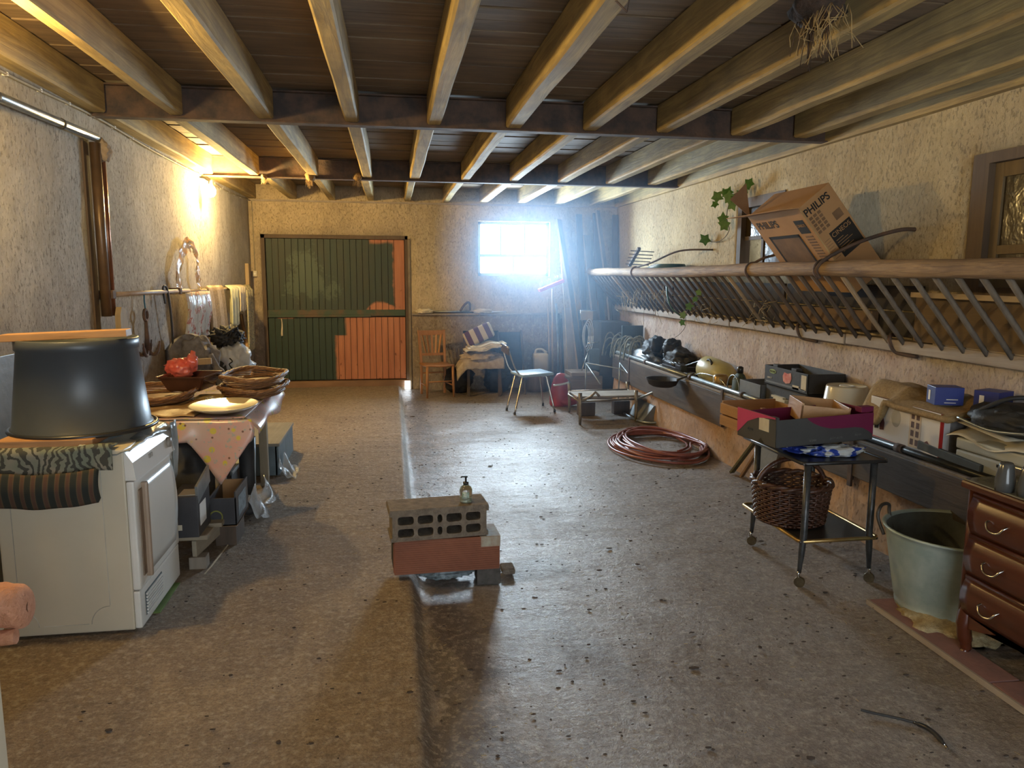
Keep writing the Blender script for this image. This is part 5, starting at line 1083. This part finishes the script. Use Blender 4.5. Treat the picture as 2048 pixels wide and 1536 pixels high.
# table
g=empty('trestle_table',(-1.35,5.4,0),'long table covered with patterned plastic sheeting behind the dryer','table')
TX0,TX1,TY0,TY1,TZ=-1.88,-.93,4.70,6.10,.735
part('table_top',MB().box(TX0,TX1,TY0,TY1,TZ-.03,TZ,.006),PINE,g)
TLW=wood('table_leg_wood',(.33,.27,.18),(.24,.19,.12),'Z')
for x,y in ((-1.085,4.83),(-.985,5.82),(-1.82,4.83),(-1.82,5.9)): part('leg',MB().box(x-.03,x+.03,y-.03,y+.03,0,TZ-.03,.005),TLW,g)
part('apron',MB().box(-1.0,-.97,4.8,6.0,.62,.70).box(-1.83,-.98,4.84,4.87,.60,.70),TLW,g)
def toycloth():
    m,t,b_=nt('pink_print_cloth'); v=coords(t,True); vo=N(t,'ShaderNodeTexVoronoi'); vo.inputs['Scale'].default_value=11; t.links.new(v,vo.inputs[0])
    base=ramp(t,noi(t,v,7,2),[(.4,(.50,.30,.27)),(.6,(.46,.34,.30))]); c=mix(t,ramp(t,vo.outputs['Distance'],[(.22,1.0),(.27,0.0)]),base,(.50,.42,.08))
    v2=N(t,'ShaderNodeTexVoronoi'); v2.inputs['Scale'].default_value=17; t.links.new(v,v2.inputs[0]); c=mix(t,ramp(t,v2.outputs['Distance'],[(.10,1.0),(.14,0.0)]),c,(.16,.09,.07))
    c=mix(t,ramp(t,noi(t,v,38,2),[(.60,0.0),(.63,.8)]),c,(.30,.34,.33)); t.links.new(c,b_.inputs[0]); b_.inputs['Roughness'].default_value=.25; return m
TC=toycloth()
b=MB().sheet(lambda u,v:(TX0+.02+(TX1-TX0+.01)*u,TY0-.012+(TY1-TY0+.03)*v,TZ+.004+.004*mn.noise(T((u*9,v*9,1)))),24,24,.004)
def flap(u,v):
    L=.13+.27*max(0,1-abs(u-.62)/.36)
    x=-1.36+.50*u; return (x+.02*math.sin(v*3),TY0-.02-.02*math.sin(u*9+v)*v-.02*v,TZ-.005-L*v)
b.sheet(flap,24,10,.003)
b.sheet(lambda u,v:(TX1+.01+.10*math.sin(v*PI/2)*(1-.3*u)+.01*math.sin(u*12),TY0+(TY1-TY0)*u,TZ+.0-.10*v+.03*math.sin(u*7)*v),24,8,.003)
single('plastic_tablecloth',b,TC,'pink and yellow patterned plastic tablecloth hanging off the table corner','tablecloth')
b=MB().sheet(lambda u,v:(-1.86+.66*u,4.73+.62*v,TZ+.016+.012*mn.noise(T((u*4,v*5,7)))+.004*math.sin(u*23)),26,16,.004)
single('brown_paper',b,mat('brown_paper',(.42,.27,.12),(.33,.20,.09),rough=.5,scale=5,bmp=.5),'crumpled brown paper sheet on the near end of the table','paper')
g=empty('oval_platter',(-1.08,4.92,.76),'large oval cream platter at the front of the table','plate')
part('platter',MB().lathe([(0,.0),(.12,.0),(.15,.01),(.205,.034),(.208,.040),(.200,.040),(.145,.018),(0,.012)],(-1.06,4.90,.752),40,sy=1.25),mat('platter_cream',(.62,.55,.38),(.58,.50,.33),rough=.22,bmp=0,scale=3),g)
def wovenplate(name,label,c,rx,ry,h):
    e=empty(name,c,label,'basket')
    b=MB()
    for j in range(9):
        f=j/8; z=c[2]+.008+h*f**1.3; k_=.78+.22*f
        b.tube([(c[0]+(rx*k_+.004*math.cos(11*a+j*PI))*math.cos(a),c[1]+(ry*k_+.004*math.cos(11*a+j*PI))*math.sin(a),z+.008*math.cos(3*a+j)) for a in [2*PI*i/88 for i in range(88)]],h/9*.75,5,closed=True)
    part('woven_wall',b,WICK,e); part('base',MB().lathe([(0,0),(rx*.8,0),(rx*.82,.014),(0,.014)],c,36,sy=ry/rx),WICK,e)
    b=MB()
    for q in (0,2.1,4.2): b.tube([(c[0]+(rx+.006*math.cos(8*a+q))*math.cos(a),c[1]+(ry+.006*math.cos(8*a+q))*math.sin(a),c[2]+h+.012+.010*math.cos(3*a)+.006*math.sin(8*a+q)) for a in [2*PI*i/96 for i in range(96)]],.009,6,closed=True)
    part('braided_rim',b,WICK,e); return e
wovenplate('round_wicker_basket','round shallow wicker basket at the right end of the table, lower of two',(-1.0,5.62,TZ+.012),.235,.36,.055)
wovenplate('round_wicker_basket','round shallow wicker basket with handle hole, stacked on another at the table end',(-1.0,5.64,TZ+.080),.225,.35,.06)
wovenplate('long_wicker_tray','long flat wicker tray on the left side of the table',(-1.60,5.35,TZ+.018),.27,.33,.05)
g=empty('oven_dish',(-1.40,5.50,.80),'dark brown glazed rectangular oven dish on the wicker tray','dish')
DISH=mat('brown_glaze',(.10,.04,.02),(.06,.025,.015),rough=.15,bmp=0,scale=5)
Md=Matrix.Translation((-1.40,5.50,.805))@Euler((0,0,R(-8))).to_matrix().to_4x4()
def ring4(x,y,z): return [(-x,-y,z),(x,-y,z),(x,y,z),(-x,y,z)]
b=MB(); secs=[ring4(.11,.13,0),ring4(.15,.17,.095),ring4(.165,.185,.10),ring4(.165,.185,.108),ring4(.142,.162,.105),ring4(.105,.125,.012)]
vs=[[b.b.verts.new(Md@T(p)) for p in s] for s in secs]
for A,B in zip(vs,vs[1:]):
    for k in range(4): b.b.faces.new((A[k],A[(k+1)%4],B[(k+1)%4],B[k]))
b.b.faces.new(vs[0][::-1]); b.b.faces.new(vs[-1])
bmesh.ops.bevel(b.b,geom=list(b.b.edges),offset=.008,segments=2,affect='EDGES'); part('dish_body',b,DISH,g)
b=MB().blob((-1.50,5.62,.935),(.10,.09,.075),.25,2.2,101,4,.35); b.blob((-1.42,5.62,.985),(.04,.05,.06),.4,3,102,3,.6)
single('red_plastic_bag',b,mat('red_bag',(.70,.10,.06),(.58,.16,.12),rough=.25,scale=6,bmp=.4),'crumpled orange-red plastic bag in the brown dish','bag')
for i,(x,y,z,l) in enumerate(((-1.16,5.66,TZ+.012,'pale cutting board at the back of the table, upper one'),(-1.22,5.42,TZ+.012,'small pale board lying in front of the round baskets'))):
    single('cutting_board',MB().box(x-.13,x+.06,y-.09+.3*(1-i),y+.09+.3*(1-i),z,z+.018,.004),wood('board_yellow',(.55,.42,.18),(.46,.34,.14),'X',rough=.5),l,'board')
single('plastic_crumple',MB().blob((-1.21,5.22,.765),(.035,.05,.022),.5,3,105,3,.6),FILM,'small crumple of clear plastic beside the brown dish','plastic')
# rail on the left wall and what hangs from it
g=empty('wall_rail',(-1.86,8,1.45),'pale horizontal pole fixed along the left wall','rail')
RZ=lambda y:1.463-.0058*(y-5.6)
part('pole',MB().tube([(-1.86,5.42,RZ(5.42)),(-1.86,7.4,RZ(7.4))],.016,8),mat('pole_pink_grey',(.42,.33,.27),(.32,.25,.2),rough=.5),g)
part('pole',MB().tube([(-1.865,6.9,RZ(7.0)-.012),(-1.865,10.3,RZ(10.3))],.017,8),PINE,g)
for y in (5.42,7.05,10.25): part('bracket',MB().box(XL,-1.835,y-.03,y+.03,RZ(y)-.028,RZ(y)+.028,.006),RUST,g)
g=empty('grapnel_hook',(-1.78,6.4,1.1),'rusty four-pronged grapnel anchor hanging from a blue string','anchor')
yc=6.40; xc=-1.79
part('blue_string',MB().tube([(xc,yc,RZ(yc)+.02),(xc-.004,yc,1.40),(xc,yc,1.34)],.006,5),mat('blue_string',(.06,.20,.27)),g)
part('ring',MB().tube(arc((xc,yc,1.29),.042,0,2*PI,16,'YZ')[:-1],.012,7,closed=True),RUST,g)
part('shank',MB().tube([(xc,yc,1.255),(xc,yc,1.16),(xc,yc,1.02)],[.013,.016,.024],8),RUST,g)
for k in range(4):
    a=k*PI/2+.35; dx,dy=math.cos(a),math.sin(a)
    part('prong',MB().tube(smoothpts([(xc,yc,1.03),(xc+.03*dx,yc+.07*dy,.985),(xc+.06*dx,yc+.15*dy,1.01),(xc+.075*dx,yc+.20*dy,1.085)]),[.014]*12+[.011]*4+[.006]*3,6),RUST,g)
single('black_cable',MB().tube(smoothpts([(-1.76,7.0,1.36),(-1.77,7.0,1.49),(-1.76,7.08,1.47),(-1.76,7.15,1.2),(-1.78,7.2,.9),(-1.77,7.0,.55),(-1.75,6.6,.25)]),.009,6),BLACKM,'thin black cable looped over the wall rail','cable')
g=empty('rain_pipe',(-1.88,5.8,1.9),'brown metal down pipe with a grey feeder pipe along the left wall','pipe')
BRP=mat('brown_pipe',(.16,.10,.055),(.10,.065,.04),rough=.35,metal=.3,scale=6)
part('down_pipe',MB().tube([(XL+.05,5.80,2.44),(XL+.05,5.80,1.32)],.032,10),BRP,g)
part('down_pipe',MB().tube([(XL+.055,5.90,2.43),(XL+.055,5.90,1.32)],.020,10),mat('copper_tube',(.38,.17,.09),(.28,.12,.06),rough=.3,metal=.6),g)
part('feeder_pipe',MB().tube([(XL+.05,3.6,2.44),(XL+.05,4.7,2.455),(XL+.05,5.85,2.475)],.026,10),PIPEM,g)
for y in (4.55,5.3): part('pipe_joint',MB().tube([(XL+.05,y-.012,2.45+.018*(y-4.55)),(XL+.05,y+.012,2.45+.018*(y-4.55))],.031,10),BLACKM,g)
part('rag_wrap',MB().blob((XL+.07,5.88,2.40),(.05,.06,.07),.4,3,111,3,.6),BEIGE,g)
part('backing_strip',MB().box(XL+.002,XL+.016,5.70,5.78,1.0,2.45),DARKW,g)
b=MB().prism([(-.07,0),(.085,0),(.085,.16),(.07,.25),(.03,.30),(-.03,.31),(-.06,.26)],.035,frame((XL+.09,5.93,1.07),(0,1,0),(0,0,1)))
single('shoe_last_board',b,wood('pale_board_wood',(.42,.32,.18),(.30,.22,.12),'Z'),'pale round-topped wooden piece at the foot of the brown pipe','board')
# translucent bags and cloths
PB=mat('orange_print_film',(.62,.30,.12),(.70,.48,.22),rough=.2,scale=9,bmp=.4,alpha=.9)
g=empty('shopping_bag',(-1.80,7.75,1.5),'clear shopping bag with orange handles hooked above the wall rail','bag')
def ribbon(P,w,seed):
    P=smoothpts(P,6); n=len(P)-1
    def f(u,v):
        p=P[min(n,int(u*n+.5))]; ww_=w*(.7+.5*mn.noise(T((u*6,seed,0))))
        i_=min(n,int(u*n+.5)); a=P[max(0,i_-1)]; c=P[min(n,i_+1)]; ty,tz=c.y-a.y,c.z-a.z; L=math.hypot(ty,tz) or 1; q=ww_*(v-.5)
        return (p.x+.03*mn.noise(T((u*9,v*3,seed))),p.y-tz/L*q,p.z+ty/L*q)
    return MB().sheet(f,n,5,0)
part('bag_handle',ribbon([(-1.80,7.50,1.44),(-1.80,7.44,1.60),(-1.80,7.60,1.78),(-1.80,7.78,1.89),(-1.80,7.92,1.84)],.16,1),PB,g)
part('bag_handle',ribbon([(-1.79,7.78,1.90),(-1.79,7.97,1.86),(-1.79,8.10,1.72),(-1.79,8.08,1.58),(-1.79,8.16,1.46)],.11,2),PB,g)
def bagprint():
    m,t,b_=nt('printed_clear_film'); v=coords(t,True,(1,1,.5)); f=noi(t,v,13,3); c=ramp(t,f,[(.40,(.58,.55,.50)),(.52,(.66,.62,.55)),(.57,(.48,.13,.10)),(.62,(.66,.62,.55)),(.70,(.50,.42,.14))]); t.links.new(c,b_.inputs[0]); b_.inputs['Roughness'].default_value=.2; b_.inputs['Alpha'].default_value=.85; bump(t,b_,noi(t,coords(t,True,(1,1,.25)),30,3),.7,.015); return m
part('bag_body',MB().sheet(lambda u,v:(-1.75+.03*math.sin(u*14)+.02*math.sin(v*7),7.42+.78*u*(1-.25*v*(1-u)),1.44-.62*v+.03*math.sin(u*20)*v),26,16,.004),bagprint(),g)
for i,(y,w) in enumerate(((8.62,.14),(8.80,.13),(8.98,.13),(9.14,.12))):
    b=MB()
    for k in range(5):
        yy=y+.035*k-.07; b.tube(smoothpts([(-1.845,yy,.75+.05*k*(i%2)),(-1.835,yy,1.2),(-1.81,yy,RZ(y)+.03),(-1.78,yy,1.2),(-1.77,yy+.01,.78)]),.017,5)
    single('rope_hank',b,ROPE if i%2 else BEIGE,['brown rope hank over the rail, leftmost of the bunch beside the shopping bag','pale rope hank over the rail, second of the bunch','brown rope hank over the rail, third of the bunch','pale rope hank over the rail, nearest to the hanging towels'][i],'rope')
def hang(name,label,y0_,y1_,zb,m,x=-1.765,zs=0):
    b=MB().sheet(lambda u,v:(x-.05*(v<.08)+.022*math.sin(u*16+v*2),y0_+(y1_-y0_)*u+.05*v*(u-.5),RZ(y0_)+.03-(RZ(y0_)-zb)*v-zs*u*v+.02*math.sin(u*9)*v),18,12,.012); single(name,b,m,label,'cloth')
hang('pale_towel','pale green-white towel hanging over the rail, left one',9.22,9.62,.98,mat('pale_green_cloth',(.50,.50,.34),(.42,.42,.30),rough=.9,scale=9))
hang('pink_towel','pinkish cream towel hanging over the rail next to the pale green one',9.62,9.98,1.13,CREAM,x=-1.74)
def flower():
    m,t,b_=nt('floral_cloth'); v=coords(t,True); f=noi(t,v,26,2); c=ramp(t,f,[(.45,(.30,.27,.20)),(.52,(.48,.42,.24)),(.6,(.22,.22,.18))]); t.links.new(c,b_.inputs[0]); b_.inputs['Roughness'].default_value=.9; return m
hang('floral_apron','long floral apron hanging at the far end of the rail',10.0,10.42,.62,flower(),x=-1.70)
single('leaning_stick',MB().tube([(-1.62,9.2,.0),(-1.75,9.6,.5),(-1.88,9.9,1.1)],[.03,.026,.022],8),wood('stick_wood',(.36,.22,.11),(.24,.14,.07),'Z'),'brown wooden handle leaning on the wall below the floral apron','stick')
single('wall_post',MB().box(XL,XL+.05,10.55,10.68,.9,1.75,.008),PINE,'short pale post fixed in the back left corner','post')
# chair draped with grey jacket, bag with black things
g=empty('draped_chair',(-1.55,7.0,0),'grey jacket draped over a chair back behind the table','jacket')
b=MB().sheet(lambda u,v:(-1.72+.30*u,6.75+.10*math.sin(u*PI),.62+.47*math.sin(min(1,v*1.25)*PI/2)*(1-.28*(2*u-1)**2)),14,12,.05); b.blob((-1.50,6.85,.85),(.17,.10,.20),.15,2,121,4,.3)
part('jacket',b,GREYC,g); part('chair_slat',MB().bar((-1.66,6.60,.86),(-1.34,6.60,.88),.02,.05),PINE,g)
for x in (-1.66,-1.36): part('chair_leg',MB().tube([(x,6.7,0),(x,6.72,.7)],.018,7),PINE,g)
part('jacket_sleeve',MB().tube(smoothpts([(-1.38,6.72,.92),(-1.30,6.70,.75),(-1.27,6.70,.62)]),[.03]*5+[.05]*5+[.045]*3,8),GREYC,g)
b=MB().blob((-1.42,7.75,.99),(.13,.12,.09),.4,3,125,4,.9)
for i in range(26):
    a=rnd.random()*6.3; p=T((-1.42+.10*math.cos(a),7.75+.08*math.sin(a),1.0+rnd.uniform(-.04,.07))); b.tube(smoothpts([p,p+T((rnd.uniform(-.1,.1),rnd.uniform(-.1,.1),.05)),p+T((rnd.uniform(-.12,.12),rnd.uniform(-.1,.1),-.03))],4),.009,5)
single('black_straps',b,LEATHER,'tangle of shiny black straps above the white shopping bag','straps')
single('dark_coat',MB().blob((-1.52,7.9,.72),(.15,.20,.32),.3,2,127,4,.5),mat('dark_coat',(.06,.06,.045),(.035,.035,.03),rough=.95),'dark coat hanging between the grey jacket and the white bag','coat')
g=empty('white_carrier_bag',(-1.34,7.75,.5),'white plastic carrier bag with dark marks hanging below black straps','bag')
part('bag_body',MB().blob((-1.34,7.72,.72),(.15,.16,.22),.2,2,129,4,.45),BAGW,g)
part('bag_mark',MB().tube(smoothpts([(-1.36,7.555,.80),(-1.335,7.545,.77),(-1.365,7.545,.74),(-1.34,7.55,.70)]),.006,5),INK,g)
part('bag_contents',MB().blob((-1.44,7.66,.62),(.13,.12,.14),.3,2.4,131,3,.4),BLACKM,g)
# settle the wall things against the wall
for o in list(SC.objects):
    if o.parent: continue
    k=o.name.split('.')[0]
    dl={'grapnel_hook':(-.075,-.27,0),'black_cable':(-.09,-.40,0),'shopping_bag':(-.06,-.36,0),'rope_hank':(-.045,-.47,0),'pale_towel':(-.06,-.22,0),'pink_towel':(-.07,-.22,0),
        'floral_apron':(-.09,-.27,0),'rain_pipe':(0,-.42,0),'shoe_last_board':(0,-.46,0),'draped_chair':(-.17,0,0),'black_straps':(-.19,0,0),'white_carrier_bag':(-.20,0,0),'dark_coat':(-.18,.1,0)}.get(k)
    if dl and k!='__': o.location=T(o.location)+T(dl)
# under the table
single('black_bin_bag',MB().blob((-1.32,5.05,.28),(.24,.26,.33),.15,1.8,133,4,.25,.0),BLACKM,'big black bag standing under the near end of the table','bag')
def prbox(name,label,x0,x1,y0,y1,z0,z1,m):
    e=empty(name,((x0+x1)/2,(y0+y1)/2,z0),label,'box'); part('box_body',MB().box(x0,x1,y0,y1,z0,z1,.004),m,e); return e
g=empty('wooden_pallet',(-1.2,4.6,0),'low greyish pallet of rough slats under the boxes by the dryer','pallet')
for i in range(4): part('slat',MB().box(-1.60,-1.02+.03*i,4.16+.21*i,4.30+.21*i,.16,.185,.003),wood('pallet_wood',(.40,.34,.24),(.28,.23,.16),'X'),g)
part('side_runner',MB().bar((-1.09,4.15,.115),(-1.00,4.85,.115),.025,.09,bev=.003),wood('pallet_wood_y',(.42,.37,.28),(.30,.25,.18),'Y'),g)
for y in (4.18,4.8): part('foot_block',MB().box(-1.12,-1.03,y-.04,y+.04,0,.07,.004),GREYW,g)
for y in (4.2,4.8): part('foot_block',MB().box(-1.58,-1.5,y-.04,y+.04,0,.16,.004),GREYW,g)
DKB=mat('dark_carton',(.05,.05,.055),(.035,.035,.04),rough=.4,bmp=0)
e=prbox('printed_carton','tall narrow dark carton with white labels beside the dryer',-1.20,-1.055,4.13,4.40,.187,.415,DKB)
part('lid_fold',MB().bar((-1.06,4.14,.42),(-1.06,4.42,.47),.012,.10),PIPEM,e); part('white_label',MB().box(-1.056,-1.0535,4.17,4.30,.24,.36),WHT,e); part('small_label',MB().box(-1.17,-1.14,4.1275,4.13,.23,.26),PAPER,e)
part('cream_lining',MB().box(-1.16,-1.07,4.16,4.28,.41,.418),PAPER,e)
e=empty('open_carton',(-1.0,4.55,.19),'open dark carton with a green circle print beside the narrow carton','box')
for nm,a in (('front_panel',(-1.08,-.92,4.44,4.45,.14,.31)),('side_panel',(-.93,-.92,4.44,4.80,.14,.345)),('side_panel',(-1.08,-1.07,4.44,4.80,.14,.31)),('back_panel',(-1.08,-.92,4.79,4.80,.14,.33))): part(nm,MB().box(*a,.002),DKB if nm!='back_panel' else CARD,e)
part('bottom',MB().box(-1.08,-.92,4.44,4.80,.14,.15),CARD,e)
part('carton_support',MB().box(-1.06,-.94,4.5,4.75,0,.139,.004),DARKW,e)
part('green_circle',MB().tube(arc((-1.035,4.438,.20),.035,0,2*PI,20,'XZ')[:-1],.005,5,closed=True),mat('green_yellow_print',(.25,.26,.06),bmp=0),e)
part('side_print',MB().box(-.9195,-.9185,4.50,4.72,.18,.30),mat('grey_blue_print',(.22,.27,.30),(.10,.12,.13),scale=30,bmp=0),e)
single('metal_strip',MB().bar((-1.02,4.05,.004),(-.97,4.85,.004),.006,.008),CREAM,'thin pale strip lying on the floor below the pallet','strip')
e=empty('blue_grey_crate',(-.98,6.35,0),'blue-grey wooden crate under the far end of the table','crate')
BG=mat('blue_grey_paint',(.14,.18,.20),(.10,.13,.14),rough=.7,scale=8)
for a in ((-1.25,-.93,6.10,6.13,0,.24),(-1.25,-.93,6.95,6.98,0,.24),(-1.25,-1.22,6.1,6.98,0,.24),(-.95,-.92,6.1,6.98,0,.24)): part('side_board',MB().box(*a,.004),BG,e)
part('lid_board',MB().box(-1.26,-.91,6.09,6.99,.24,.265,.004),wood('crate_lid',(.30,.28,.22),(.22,.20,.16),'Y'),e)
e=prbox('dark_suitcase','dark flat case lying under the table by the crate',-1.55,-1.12,5.30,6.0,.0,.22,BLACKM)
part('case_lid',MB().box(-1.56,-1.11,5.29,6.01,.222,.25,.008),mat('case_greyblue',(.22,.25,.26),(.16,.18,.19),rough=.5),e)
e=empty('black_boots',(-1.03,5.1,0),'tall black rubber boot under the table beside the near leg','boot')
part('boot_shaft',MB().tube([(-1.0,5.22,.03),(-1.0,5.24,.20),(-1.0,5.26,.50)],[.055,.052,.06],12),BLACKM,e); part('boot_foot',MB().blob((-.97,5.13,.045),(.06,.12,.045),.05,2,137,3,0,0),BLACKM,e); part('boot_seam',MB().tube([(-.945,5.20,.05),(-.945,5.22,.5)],.004,5),PIPEM,e)
b=MB().sheet(lambda u,v:(-.95+.09*u+.03*math.sin(v*9),4.95+.55*v,.012+.20*(1-u)**2*(.6+.4*math.sin(v*7))+.02*math.sin(u*9+v*11)),14,20,.003)
single('clear_film_sheet',b,FILM,'clear plastic film trailing on the floor beside the near table leg','film'); b=MB()
b.sheet(lambda u,v:(-.90+.12*u,5.95+.35*v,.01+.15*(1-u)**2*(.6+.4*math.sin(v*9))+.015*math.sin(u*9+v*14)),12,14,.003)
single('clear_film_sheet',b,FILM,'clear plastic film trailing on the floor beside the far table leg','film')
# towel over a pale panel at the very left edge
g=empty('white_unit',(-.95,1.5,0),'white cabinet edge cutting into the bottom left corner','cabinet')
part('cabinet_body',MB().box(-1.35,-.815,1.25,1.60,0,.80,.004),WHITEP,g)
part('cabinet_top',MB().box(-1.36,-.85,1.24,1.62,.80,.82,.004),WHITEP,g)
b=MB()
def roll(u,v):
    a=2*PI*v; r=(.055+.006*math.sin(2*a+u*3)+.004*mn.noise(T((u*9,v*9,2))))*(1 if u<.9 else .25+.75*math.sqrt(max(0,1-((u-.9)/.1)**2)))
    return (-1.30+.275*u,2.2+r*1.2*math.cos(a)+.01*math.sin(u*4),.67+r*1.25*math.sin(a)+.02*(1-u))
b.sheet(roll,40,24,0); b.lathe([(0,.0),(.02,.001)],seg=16,caps=False,mt=frame((-1.026,2.2,.67),(0,1,0),(0,0,1)))
b.tube(smoothpts([(-1.3,2.16,.60),(-1.15,2.155,.596),(-1.05,2.16,.60)]),.022,9)
g=single('orange_towel',b,mat('orange_towel',(.66,.34,.22),(.55,.26,.15),rough=1,scale=30,bmp=.9,bs=90),'rolled orange terry towel at the bottom left edge','towel')
single('towel_shelf',MB().box(-1.5,-1.17,2.05,2.35,.54,.575,.004).box(-1.5,-1.2,2.05,2.35,0,.54,.004),WHITEP,'white cabinet under the orange towel, mostly out of frame','cabinet')

# ================================================================ HAZE (added blue-tinted volume for the veil of light at the window)
def haze():
    m=D.materials.new('blue_veil'); m.use_nodes=True; t=m.node_tree; t.nodes.clear(); out=t.nodes.new('ShaderNodeOutputMaterial')
    sc=t.nodes.new('ShaderNodeVolumeScatter'); sc.inputs['Color'].default_value=(.46,.70,1,1); sc.inputs['Anisotropy'].default_value=.35
    g_=N(t,'ShaderNodeNewGeometry'); mp=N(t,'ShaderNodeMapping'); mp.vector_type='TEXTURE'; mp.inputs['Location'].default_value=(1.95,8.9,1.75); mp.inputs['Scale'].default_value=(1.5,3.0,2.1)
    t.links.new(g_.outputs['Position'],mp.inputs[0]); gr_=N(t,'ShaderNodeTexGradient'); gr_.gradient_type='SPHERICAL'; t.links.new(mp.outputs[0],gr_.inputs[0])
    d=mathn(t,'MULTIPLY',mathn(t,'POWER',gr_.outputs[1],1.0),HZ); t.links.new(d,sc.inputs['Density']); t.links.new(sc.outputs[0],out.inputs['Volume']); return m
HZ=.15
single('veil_haze',MB().box(.5,3.3,5.8,10.97,-.04,2.60),haze(),'added bluish haze standing in for the veil of light at the back window','haze',kind='stuff')
